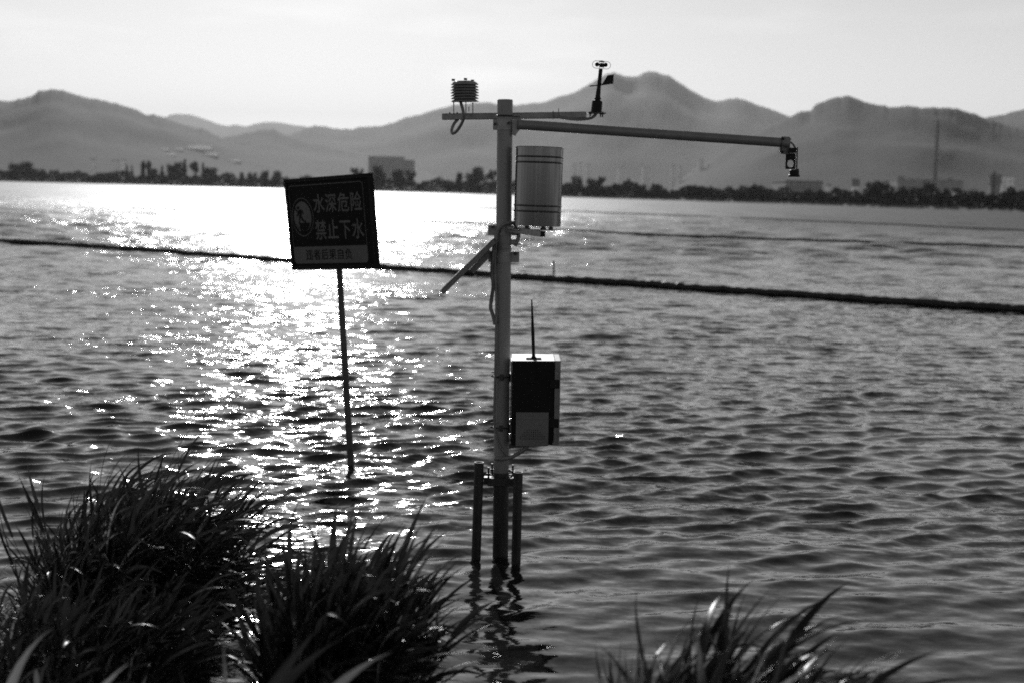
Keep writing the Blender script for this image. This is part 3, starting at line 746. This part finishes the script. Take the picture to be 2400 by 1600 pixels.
        b.build('louvre', M_shield, shield)
    for dx, dy in ((-.052, .01), (.006, -.045), (.035, .045)):
        b = MB(); p = bc + X * dx + Yv * dy
        b.tube([p - Ut * .060, p + Ut * .0], .0022, 6); b.lathe(p - Ut * .004, Ut, [(0, .0045), (.004, .0045)], 6); b.lathe(p + Ut * .095, Ut, [(0, .0075), (.0095, .0075)], 8)
        b.build('stud', M_bolt, shield)
    b = MB(); p = at(1099, 262, 6.6); b.tube([p, p + U * .022], .0018, 6); b.build('bolt', M_bolt, shield)
    # flat cable loop
    def ribbon(pts, wd, nm, parent, m=M_cable, th=.004, dirv=None):
        P = smooth_path(pts, 8); b = MB(); vs = []; n = len(P)
        for i in range(n):
            t = (P[min(i + 1, n - 1)] - P[max(i - 1, 0)]).normalized(); s_ = (dirv if dirv else t.cross(Yv)).normalized()
            s_ = (s_ - t * s_.dot(t)).normalized(); q = t.cross(s_) * th / 2; s_ = s_ * wd / 2
            vs += [P[i] - s_ - q, P[i] + s_ - q, P[i] + s_ + q, P[i] - s_ + q]
        b.add(vs, [(4 * i + j, 4 * i + (j + 1) % 4, 4 * i + 4 + (j + 1) % 4, 4 * i + 4 + j) for i in range(n - 1) for j in range(4)], True)
        b.add(vs[:4], [(0, 1, 2, 3)]); b.add(vs[-4:], [(3, 2, 1, 0)]); return b.build(nm, m, parent)
    b = MB(); b.tube(smooth_path([at(1079, 238, 6.61), at(1083, 252, 6.57), at(1086, 264, 6.54), at(1087, 276, 6.55), at(1081, 292, 6.57), at(1070, 308, 6.6), at(1061, 313, 6.62), at(1058.5, 306, 6.64), at(1064, 291, 6.65), at(1074, 279, 6.65), at(1083, 272, 6.65)], 8), .0072, 12)
    b.build('cable', M_cable, T)

    # boom arm
    p0, p1 = at(1212, 292, 6.47), at(1848, 335.5, 6.80); d = (p1 - p0).normalized()
    b = MB(); b.lathe(p0, d, [(0, .0222), ((p1 - p0).length, .0222)], 32); boom = b.build('boom_arm', M_boom, T)
    b = MB(); q = at(1207, 300, 6.48)
    b.prism([at(1200, 281, 6.47), at(1222, 278, 6.47), at(1217, 296, 6.47), at(1219, 304, 6.47), at(1211, 313, 6.47), at(1208, 319, 6.47), at(1201, 316, 6.47)], Yv * .02)
    b.build('gusset', M_clamp, boom)
    pc = at(1839.5, 341.5, 6.80); dh = d; side = dh.cross(U).normalized(); u2 = side.cross(dh).normalized()
    # square end plate with rounded corners and slots
    def rsq(c, e1, e2, h1, h2, rad, n=5):
        out = []
        for sx, sy, a0 in ((1, 1, 0), (-1, 1, 90), (-1, -1, 180), (1, -1, 270)):
            for k in range(n):
                a = R(a0 + 90 * k / (n - 1)); out.append(c + e1 * (sx * (h1 - rad) + rad * math.cos(a)) + e2 * (sy * (h2 - rad) + rad * math.sin(a)))
        return out
    pd = (X * .60 + Yv * .80).normalized(); es = (X * .80 - Yv * .60).normalized()
    es = (X * .62 + Yv * .78).normalized(); pn = es.cross(U).normalized()
    pc = at(1840, 341.5, 6.80)
    b = MB(); b.prism(rsq(pc, es, U, .041, .041, .009), pn * .005); plate = b.build('end_plate', M_bolt, boom)
    for sx in (-1, 1):
        for sy in (-1, 1):
            g = MB(); g.lathe(pc + es * sx * .031 + U * sy * .031 - pn * .004, pn, [(0, .006), (.012, .006), (.012, .003), (.018, .003)], 8); g.build('bolt', M_bolt, plate)
    # hanging bracket with a round cut-out
    cx, cyy = 1852.5, 384; cen = at(cx, cyy, 6.84); hw, hh = .0235, .052; rh = .0175
    def ringplate(c, e1, e2, h1, h2a, h2b, rad, nrm_, th, n=40):
        outp, inp = [], []
        for i in range(n):
            a = 2 * math.pi * i / n; ca, sa = math.cos(a), math.sin(a); h2 = h2a if sa > 0 else h2b
            s_ = min(h1 / max(abs(ca), 1e-6), h2 / max(abs(sa), 1e-6)); outp.append(c + e1 * ca * s_ + e2 * sa * s_)
            rj = rad * (1.18 if i % 10 == 5 else 1.0); inp.append(c + e1 * ca * rj * .86 + e2 * sa * rj)
        b_ = MB(); V = outp + inp; V2 = [v + nrm_ * th for v in V]
        fs = []
        for i in range(n):
            j = (i + 1) % n
            fs += [(i, j, n + j, n + i), (2 * n + i, 3 * n + i, 3 * n + j, 2 * n + j), (i, 2 * n + i, 2 * n + j, j), (n + i, n + j, 3 * n + j, 3 * n + i)]
        b_.add(V + V2, fs); return b_
    g = ringplate(cen, X, U, hw, .049, .026, rh, Yv, .004); br = g.build('hanging_bracket', M_black, boom)
    g = MB(); g.box(at(1866, 372, 6.86), X * .003, Yv * .022, U * .052, .0008); g.box(at(1853, 353, 6.84), X * .024, Yv * .018, U * .012, .002)
    g.box(at(1833, 351, 6.81), X * .012, Yv * .02, U * .015, .003); g.build('bracket_flange', M_black, boom)
    g = MB(); q = at(1861, 415, 6.85); g.lathe(q, U, [(0, .0275), (.009, .0275), (.012, .0235), (.031, .0235), (.034, .019)], 28); g.lathe(q + X * .018 + U * .03, U, [(0, .004), (.008, .004)], 8)
    g.build('level_sensor', M_black, boom)
    b = MB(); b.tube(smooth_path([at(1846, 331, 6.83), at(1855, 335, 6.85), at(1862, 344, 6.87), at(1866, 358, 6.88), at(1867, 385, 6.88), at(1866, 399, 6.87)], 6), .0045, 8); b.build('cable', M_cable, boom)

    # anemometer and wind vane
    ab = at(1398.5, 265, 6.50) + off; at_top = at(1411.5, 144, 6.50) + off; A = (at_top - ab).normalized(); k = 6.55 / F
    b = MB(); b.lathe(ab, A, [(0, 12.6 * k), (26 * k, 12.2 * k), (29 * k, 11 * k), (30.5 * k, 7 * k), (32.5 * k, 6.2 * k), (33.5 * k, 8.5 * k), (34.5 * k, 8.5 * k), (38 * k, 6 * k), (66 * k, 4.3 * k), (67 * k, 6.2 * k), (69.5 * k, 5.4 * k), (70.5 * k, 4.7 * k), (102 * k, 4.5 * k)], 28)
    an = b.build('anemometer', M_black, T)
    ap = lambda x, y, dy=0: at(x, y, 6.55 + dy)
    b = MB(); b.box(ap(1399, 266), X * .040, Yv * .03, U * .0018); b.box(ap(1385, 264), X * .012, Yv * .016, U * .0015); b.build('mounting_plate', M_bolt, an)
    for x in (1383.5, 1408, 1412.5):
        b = MB(); b.tube([ap(x, 262), ap(x - .4, 275)], .003, 8); b.lathe(ap(x, 269), U, [(0, .006), (.004, .006)], 6); b.build('bolt', M_bolt, an)
    b = MB(); b.prism([ap(1410, 199.5), ap(1424, 177.2), ap(1439, 175.2), ap(1437.2, 196.6), ap(1410, 200.8)], Yv * .003); b.build('vane', M_black, an)
    b = MB(); b.tube([ap(1412, 199.5), ap(1382, 202.3)], [.0024, .0027], 8); b.build('pointer', M_black, an)
    for (x, y) in ((1399.5, 151.6), (1419.3, 152.6), (1410, 153)):
        b = MB(); c = ap(x, y, .0 if x != 1410 else -.02); pr = []
        pr = [(5.0 * k * math.cos(R(a)), max(5.0 * k * math.sin(R(a)), .0002)) for a in range(180, -1, -20)]
        b.lathe(c, Vector((1, .3, 0)), pr, 14, cap=False); b.build('cup', M_black, an)
    b = MB()
    b.tube([ap(1399.5, 151.6), ap(1410, 153.5), ap(1419.3, 152.6)], .003, 8); b.lathe(ap(1410.2, 158), A, [(0, .012), (5 * k, .010), (9 * k, .006)], 12); b.build('cup_hub', M_black, an)
    b = MB(); pts = []
    cxm, cym, hwm, rm = 1409.7, 152.7, 21.3, 8.7
    for i in range(13): a = R(90 + 15 * i); pts.append((cxm - (hwm - rm) + rm * math.cos(a), cym - 1 - rm * math.sin(a)))
    for i in range(13): a = R(-90 + 15 * i); pts.append((cxm + (hwm - rm) + rm * math.cos(a), cym + 1 - rm * math.sin(a)))
    pts.append(pts[0]); b.tube([ap(*p) for p in pts], .0011, 6, False); b.build('wire_guard', M_black, an)
    b = MB(); b.lathe(ap(1410.3, 146), A, [(0, .013), (2 * k, .012), (3.2 * k, .005)], 20); 
    for x in (1405, 1415): b.tube([ap(x, 146), ap(x, 160)], .0012, 6)
    b.build('cap', M_black, an)
    b = MB(); b.tube(smooth_path([ap(1398, 266), ap(1393, 272), ap(1385, 277), ap(1371, 279.3), ap(1355, 280.5), ap(1335, 279), ap(1318, 276.5), ap(1300, 273)], 8), .0068, 10); b.build('cable', M_cable, T)

    # rain gauge
    gD = 6.44; gt, gb = at(1265.2, 346.5, gD), at(1258.7, 530, gD); G = (gt - gb).normalized(); H = (gt - gb).length; r0 = 55.0 * gD / F
    b = MB(); b.lathe(gb, G, [(0, r0 - .002), (0, r0), (H - .006, r0), (H - .006, r0 + .0025), (H, r0 + .0025), (H + .003, r0), (H + .002, r0 - .004), (H - .05, r0 - .008), (H - .09, .01)], 72, cap=False)
    b.lathe(gb, -G, [(-.004, r0 - .001), (0, .001)], 40, cap=False); gauge = b.build('rain_gauge', M_stain, T)
    for y in (368.5, 381.5, 482.5, 495.5):
        h = (at(1262, y, gD) - gb).dot(G); b = MB(); b.lathe(gb + G * h, G, [(-.004, r0 + .0002), (-.0022, r0 + .0022), (.0, r0 + .003), (.0022, r0 + .0022), (.004, r0 + .0002)], 64, cap=False); b.build('rib', M_stain, gauge)
    for dx, dy, hh in ((-.105, 0, .012), (.0, -.10, .014), (.10, .0, .02)):
        pass
    for x, y in ((1222, 518), (1313, 522.5)):
        g = MB(); g.lathe(at(x, y, gD - (.06 if x < 1300 else .02)), -Yv, [(-.02, .004), (.006, .004)], 8); g.build('screw', M_bolt, gauge)
    plate_c = at(1259, 538, gD); 
    b = MB(); n_ = (U + Yv * -.0).normalized(); b.lathe(plate_c - n_ * .0015, n_, [(0, .128), (.003, .128)], 48); b.box(plate_c - X * .10, X * .04, Yv * .035, n_ * .0016); b.build('base_plate', M_stain, gauge)
    for x, rr_, hh in ((1208, .008, .016), (1235, .015, .014), (1273, .013, .016), (1291, .011, .018)):
        g = MB(); g.lathe(at(x, 539, gD - .07), U, [(0, rr_), (hh * .6, rr_), (hh * .6, rr_ * .6), (hh + .004, rr_ * .6)], 12); g.build('foot', M_bolt, gauge)
    qa, qb = at(1190, 537, 6.47), at(1272, 549, 6.20); dd = (qb - qa).normalized(); s2 = dd.cross(U).normalized(); u3 = s2.cross(dd)
    b = MB(); b.box((qa + qb) / 2, dd * (qb - qa).length / 2, s2 * .0125, u3 * .0125, .001); ba = b.build('gauge_bracket', M_clamp, T)
    g = MB(); g.box(qb + dd * .001, dd * .0015, s2 * .0115, u3 * .0115); g.build('end_cap', M_hole, ba)
    b = MB(); b.tube(smooth_path([at(1216, 544, 6.50), at(1214, 560, 6.50), at(1207, 577, 6.50)], 5), .009, 10); b.tube([at(1196, 572, 6.48), at(1221, 573, 6.46)], .003, 6)
    b.box(at(1203, 566, 6.5), X * .012, Yv * .012, U * .01, .002); b.build('brace', M_clamp, ba)

    # solar panel seen edge on
    pa_, pb_ = at(1160, 562.5, 6.5), at(1039, 681.5, 6.5); e1 = (pb_ - pa_).normalized(); e3 = e1.cross(Yv).normalized(); 
    if e3.z < 0: e3 = -e3
    cc = (pa_ + pb_) / 2; ln = (pb_ - pa_).length / 2
    b = MB(); b.box(cc, e1 * ln, Yv * .13, e3 * .0115, .001)
    b.box(cc - Yv * .131, e1 * (ln - .002), Yv * .0015, e3 * .0035); b.box(cc - Yv * .131 + e3 * .009, e1 * (ln - .001), Yv * .0018, e3 * .0022)
    sp = b.build('solar_panel', M_panel, T)
    b = MB(); b.box(cc + e3 * .0119, e1 * (ln - .012), Yv * .12, e3 * .0006); b.build('solar_cell', M_black, sp)
    qa, qb = at(1151, 590, 6.5), at(1105.5, 637, 6.5); dq = (qb - qa).normalized()
    b = MB(); b.box((qa + qb) / 2 , dq * (qb - qa).length / 2, Yv * .025, e3 * .0135, .001); b.build('panel_bracket', M_clamp, sp)

    # cables down the pole
    F_ = lambda x, y, d=-.045: at(x, y, D + d)
    b = MB(); b.tube(smooth_path([F_(1216, 524, -.03), F_(1195, 523), F_(1182, 526), F_(1170, 537), F_(1162, 556, -.035), F_(1158, 580, -.04), F_(1155, 606, -.04), F_(1153, 640, -.02), F_(1156, 670, -.02), F_(1152, 700, 0), F_(1150, 722, 0), F_(1155, 738, -.01), F_(1160, 760, -.03)], 8), .0088, 10); b.build('cable', M_cable, T)
    b = MB(); b.tube(smooth_path([F_(1190, 523, -.03), F_(1176, 531), F_(1166, 548), F_(1162, 580), F_(1160, 640, -.035), F_(1163, 700, -.038), F_(1162, 800, -.038), F_(1160, 900, -.038), F_(1158.5, 985, -.038), F_(1163, 1020, -.04), F_(1172, 1045, -.045), F_(1190, 1066, -.05)], 10), .0055, 8); b.build('cable', M_cable, T)
    b = MB(); b.tube(smooth_path([F_(1162, 1073.5, -.04), F_(1178, 1074, -.05), F_(1196, 1070.5, -.05), F_(1214, 1062, -.05), F_(1231, 1050, -.06), F_(1237, 1040, -.06)], 8), .0102, 12); b.lathe(F_(1160, 1073.5, -.04), X, [(-.004, .006), (0, .0102)], 12); b.build('conduit', M_cable, T)
    for y, hw_ in ((576, .037), (981, .036)):
        b = MB(); b.lathe(on_pole(y), U, [(0, r + .002), (.003, r + .002)], 30, cap=False); b.build('cable_tie', M_cable, T)

    # equipment box
    bD = 6.40; TLf, TRf, BLf, BRf = at(1200, 846, bD), at(1314, 846.5, bD), at(1197, 1042, bD), at(1309.5, 1043.5, bD)
    up = ((TLf + TRf) - (BLf + BRf)).normalized(); wv = (TRf - TLf).normalized(); dv = up.cross(wv).normalized()
    if dv.y < 0: dv = -dv
    W_ = (TRf - TLf).length; H = ((TLf + TRf) - (BLf + BRf)).length / 2; dep = .27; doorw = .026
    O = BLf
    def bx(x0, x1, y0, y1, z0, z1, bev=0, g=None):
        g = g or MB(); g.box(O + wv * (x0 + x1) / 2 + dv * (y0 + y1) / 2 + up * (z0 + z1) / 2, wv * (x1 - x0) / 2, dv * (y1 - y0) / 2, up * (z1 - z0) / 2, bev); return g
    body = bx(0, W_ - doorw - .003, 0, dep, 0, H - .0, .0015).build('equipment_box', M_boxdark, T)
    bx(-.0015, W_ - doorw - .002, -.0015, dep + .001, H + .0002, H + .0022).build('sunlit_top', M_boxlight, body)  # thin sheet added over the box top to carry the painted sunlight
    door = bx(W_ - doorw, W_, .000, dep, .0, H + .002, .0015).build('door', M_steelbar, body)
    for z0, z1 in ((.262, .302), (.082, .122)):
        gg = bx(W_ - .048, W_ - .004, -.006, -.0005, H * (z0 / .385), H * (z1 / .385), .001); gg.build('hinge', M_black, body)
    cxa, cxb, cza, czb = (1210 - 1198.5), (1287 - 1198.5), (1043.5 - 1044), (1043.5 - 964)
    kk = bD / F; cv = bx(cxa * kk, cxb * kk, -.014, -.0006, -.003, czb * kk, .0015).build('vent_cover', M_cover, body)
    bx(cxa * kk + .001, cxb * kk - .001, -.0155, -.0141, czb * kk - .033, czb * kk - .001, .0005).build('cover_lip', M_cover, cv)
    # punched vent holes
    rows = [(1167, 6), (1185, 8), (1203, 10), (1219, 12), (1238, 12)]
    hg = MB()
    for yy, n in rows:
        for i in range(n):
            px = 455 + (i - (n - 1) / 2) * 18; X_ = 1120 + px / 3.563; Y_ = 680 + yy / 3.563
            p = at(X_, Y_, bD - .0160); hg.lathe(p, -dv, [(-.002, .0021), (0, .0021)], 8)
    for px, yy, rr_ in ((523, 1125, .0022), (466, 1046, .0012)):
        hg.lathe(at(1120 + px / 3.563, 680 + yy / 3.563, bD - .0160), -dv, [(-.002, rr_), (0, rr_)], 8)
    hg.build('vent_hole', M_hole, cv)
    # antenna on the box top
    ac = at(1250, 838.5, 6.47)
    ac = O + wv * ((1250 - 1199) * kk) + up * (H + .0025) + dv * .06
    b = MB(); b.box(ac + up * .004, wv * .035, dv * .012, up * .004, .001)
    tp = at(1246, 702, 6.46)
    ax_ = (tp - ac).normalized(); ln = (tp - ac).length
    b.lathe(ac + up * .008, ax_, [(0, .013), (.006, .0085), (.02, .0072), (ln * .42, .0078), (ln * .75, .0048), (ln - .01, .003), (ln - .008, .003)], 14)
    b.build('antenna', M_black, body)
    b = MB(); b.tube(smooth_path([ac + up * .004 - dv * .012, ac - dv * .064 + wv * .008 - up * .004, at(1259, 862, bD - .004), at(1261, 878, bD - .004), at(1257, 889, bD - .004)], 6), .0028, 6); b.box(at(1250, 893, bD - .003), wv * .025, dv * .004, up * .007, .001); b.build('antenna_cable', M_black, body)
    # pole brackets of the box
    for y in (872, 992):
        c = on_pole(y); b = MB()
        pts = [c + X * .05 - Yv * .0] + [c + (X * math.cos(a) - Yv * math.sin(a)) * (r + .0045) for a in [math.pi * i / 12 for i in range(13)]]
        b.tube(pts, .0035, 8); b.tube([c - X * (r + .001) - X * -.002 + U * .0, c - X * .052], .0035, 8); b.tube([c - X * (r - .004) + U * .018, c - X * .05 + U * .018], .003, 8)
        b.box(c - Yv * (r + .004) - X * .002 , X * .009, Yv * .004, U * .014, .001)
        b.box(c + X * (r + .014) - U * .004 + Yv * .01, X * .014, Yv * .03, U * .019, .001)
        b.lathe(c - X * .046, X, [(0, .0065), (.006, .0065)], 6)
        b.build('box_bracket', M_bolt, T)
    bx(-.006, -.0005, .05, .2, H * .02, H * .98).build('mounting_rail', M_steelbar, body)
make_station()

# ------------------------------------------------------------------ grass
def leaf(vs, fs, p, d, length, width, droop, wind, rng, seg=8, twist=0):
    d = d.normalized(); o = len(vs); side = d.cross(Vector((0, 0, 1)))
    if side.length < .05: side = Vector((0, 1, 0))
    side.normalize(); a0 = rng.uniform(-1, 1) * .9; q = p.copy(); 
    for i in range(seg + 1):
        t = i / seg; wd = width * (math.sin(math.pi * min(1, (t * .82 + .18)) ** .9) ** .8 if t < 1 else 0) * (1 - t ** 3) ** .8
        nn = side.cross(d).normalized(); a = a0 + twist * t
        s_ = side * math.cos(a) + nn * math.sin(a); m_ = nn * math.cos(a) - side * math.sin(a)
        vs.append(q - s_ * wd / 2); vs.append(q - m_ * wd * .18); vs.append(q + s_ * wd / 2)
        d = (d + Vector((wind, 0, -droop)) * (1.0 / seg) * (.4 + 1.2 * t)).normalized()
        q = q + d * (length / seg); side = (side - d * side.dot(d)).normalized()
    for i in range(seg):
        b = o + 3 * i; fs.append((b, b + 1, b + 4, b + 3)); fs.append((b + 1, b + 2, b + 5, b + 4))
def shoot_geo(rng, L_, nl, width, bend, leafl=1.0):
    vs, fs = [], []; p = Vector((0, 0, 0)); d = Vector((rng.uniform(-.12, .12), rng.uniform(-.15, .15), 1)).normalized()
    P = []; n = 9
    for i in range(n + 1):
        P.append((p.copy(), d.copy())); t = i / n; d = (d + Vector((bend * (.3 + t) / n * 1.6, 0, -.02 * t))).normalized(); p = p + d * (L_ / n)
    b = MB(); b.tube([q for q, _ in P], [.0032 * (1 - .7 * i / n) for i in range(n + 1)], 4, False); vs += [Vector(v) for v in b.v]; fs += b.f
    for k in range(nl):
        t = .22 + .78 * k / max(1, nl - 1); i = min(int(t * n), n); q, dd = P[i]
        az_ = rng.choice((0, math.pi)) + rng.gauss(0, .9); out = Vector((math.cos(az_), math.sin(az_), 0))
        sp = rng.uniform(.2, .65) * (1.0 if k < nl - 1 else .2)
        leaf(vs, fs, q, dd + out * sp, rng.uniform(.17, .33) * leafl * (1.1 - .35 * t), width * rng.uniform(.75, 1.2), rng.uniform(.45, 2.0), bend * rng.uniform(.4, 1.1), rng, 8, rng.uniform(-1.4, 1.4))
    return vs, fs
def shoot_meshes(seed, count, L_, nl, width, bend, leafl=1.0):
    out = []
    for i in range(count):
        rng = random.Random(seed + i); vs, fs = shoot_geo(rng, L_, nl, width, bend * rng.uniform(.5, 1.4), leafl)
        me = bpy.data.meshes.new('shoot'); me.from_pydata([tuple(v) for v in vs], [], fs); me.polygons.foreach_set('use_smooth', [True] * len(fs)); me.materials.append(M_grass); me.update(); out.append(me)
    return out
SH_A = shoot_meshes(100, 16, .56, 9, .0125, .42)
SH_B = shoot_meshes(200, 16, .46, 9, .0165, .27, .92)
SH_C = shoot_meshes(300, 16, .31, 8, .0165, 1.15, 1.15)
def tussock(name, label, x, Y, rx, ry, count, meshes, hs, lean, wind, seed, extra=0, low=.8, group='reed grass tussocks on the near bank'):
    rng = random.Random(seed); cx = at(x, 1300, Y).x; cz = bank_z(cx, Y) - .02
    T = thing(name, (cx, Y, cz), label, 'grass', group)
    # low leafy mound the shoots grow from
    mass_v, mass_f = [], []
    def sample():
        a = rng.uniform(0, 6.28); q = rng.random() ** .5; return q * math.cos(a), q * math.sin(a)
    for i in range(count + extra):
        ux, uy = sample(); px, py = ux * rx, uy * ry
        sc = hs(ux) * rng.uniform(.82, 1.1); ty = lean * ux + wind + rng.gauss(0, .09); tx = -lean * .7 * uy + rng.gauss(0, .1)
        rz = rng.gauss(0, .5); z = bank_z(cx + px, Y + py) - .03 - cz
        M = Matrix.Translation((px, py, z)) @ Matrix.Rotation(ty, 4, 'Y') @ Matrix.Rotation(tx, 4, 'X') @ Matrix.Rotation(rz, 4, 'Z') @ Matrix.Scale(sc, 4)
        if i < count:
            o = bpy.data.objects.new('shoot', meshes[i % len(meshes)]); col.objects.link(o); o.parent = T; o.matrix_local = M
        else:
            me = meshes[i % len(meshes)]; b0 = len(mass_v); M = M @ Matrix.Scale(low, 4)
            mass_v += [tuple(M @ v.co) for v in me.vertices]; mass_f += [tuple(b0 + j for j in p.vertices) for p in me.polygons]
    if extra:
        me = bpy.data.meshes.new('undergrowth'); me.from_pydata(mass_v, [], mass_f); me.materials.append(M_grass); me.update()
        o = bpy.data.objects.new('undergrowth', me); col.objects.link(o); o.parent = T; o['kind'] = 'stuff'
    return T
tussock('grass_tussock', 'largest dark grass tussock at the lower left edge of the water', 272, 5.0, .23, .20, 290, SH_A, lambda u: 1.24 + .32 * u - .56 * u * u, .42, -.05, 1, 320)
tussock('grass_tussock', 'lighter slightly blurred grass tuft in front of the largest tussock at the left', 150, 4.1, .20, .16, 90, SH_B, lambda u: .86 + .1 * u, .38, .16, 2, 40)
tussock('grass_tussock', 'middle dark grass tussock between the sign post and the pole foot', 800, 3.95, .10, .13, 250, SH_B, lambda u: 1.26 - .34 * u * u, .28, -.08, 3, 170)
tussock('grass_tussock', 'small sparse blurred grass tuft at the bottom right corner area', 1680, 3.0, .085, .09, 280, SH_C, lambda u: 1.62 - .36 * u * u, .62, .08, 4, 260, low=.95)
SH_F = shoot_meshes(500, 10, .42, 5, .021, .35, 1.25)
def bank_grass():
    rng = random.Random(9); V, Fc = [], []
    spots = [(rng.uniform(-40, 640), rng.uniform(2.5, 3.6), rng.uniform(.5, .82)) for _ in range(105)] + [(rng.uniform(480, 700), rng.uniform(3.5, 4.0), rng.uniform(.35, .5)) for _ in range(30)] + \
            [(rng.uniform(-160, 60), rng.uniform(4.2, 5.6), rng.uniform(.25, .5)) for _ in range(60)] + [(rng.uniform(-1200, -100), rng.uniform(2.6, 5), rng.uniform(.5, .9)) for _ in range(80)] + [(rng.uniform(-30, 620), rng.uniform(2.3, 2.9), rng.uniform(.95, 1.3)) for _ in range(34)] + [(2275, 3.0, .86), (2300, 3.02, .8)]
    for x, Y, sc in spots:
        wx = at(x, 1400, Y).x; me = rng.choice(SH_B + SH_C) if Y > 2.9 else rng.choice(SH_F)
        M = Matrix.Translation((wx, Y, bank_z(wx, Y) - .03)) @ Matrix.Rotation(rng.gauss(.15, .22), 4, 'Y') @ Matrix.Rotation(rng.gauss(0, .2), 4, 'X') @ Matrix.Rotation(rng.gauss(0, .6), 4, 'Z') @ Matrix.Scale(sc, 4)
        b0 = len(V); V += [tuple(M @ v.co) for v in me.vertices]; Fc += [tuple(b0 + j for j in p.vertices) for p in me.polygons]
    me = bpy.data.meshes.new('bank_grass'); me.from_pydata(V, [], Fc); me.polygons.foreach_set('use_smooth', [True] * len(Fc)); me.materials.append(M_grass); me.update()
    o = bpy.data.objects.new('bank_grass', me); col.objects.link(o); tag(o, 'loose blurred grass blades covering the near bank at the lower left', 'grass', None, 'stuff')
bank_grass()
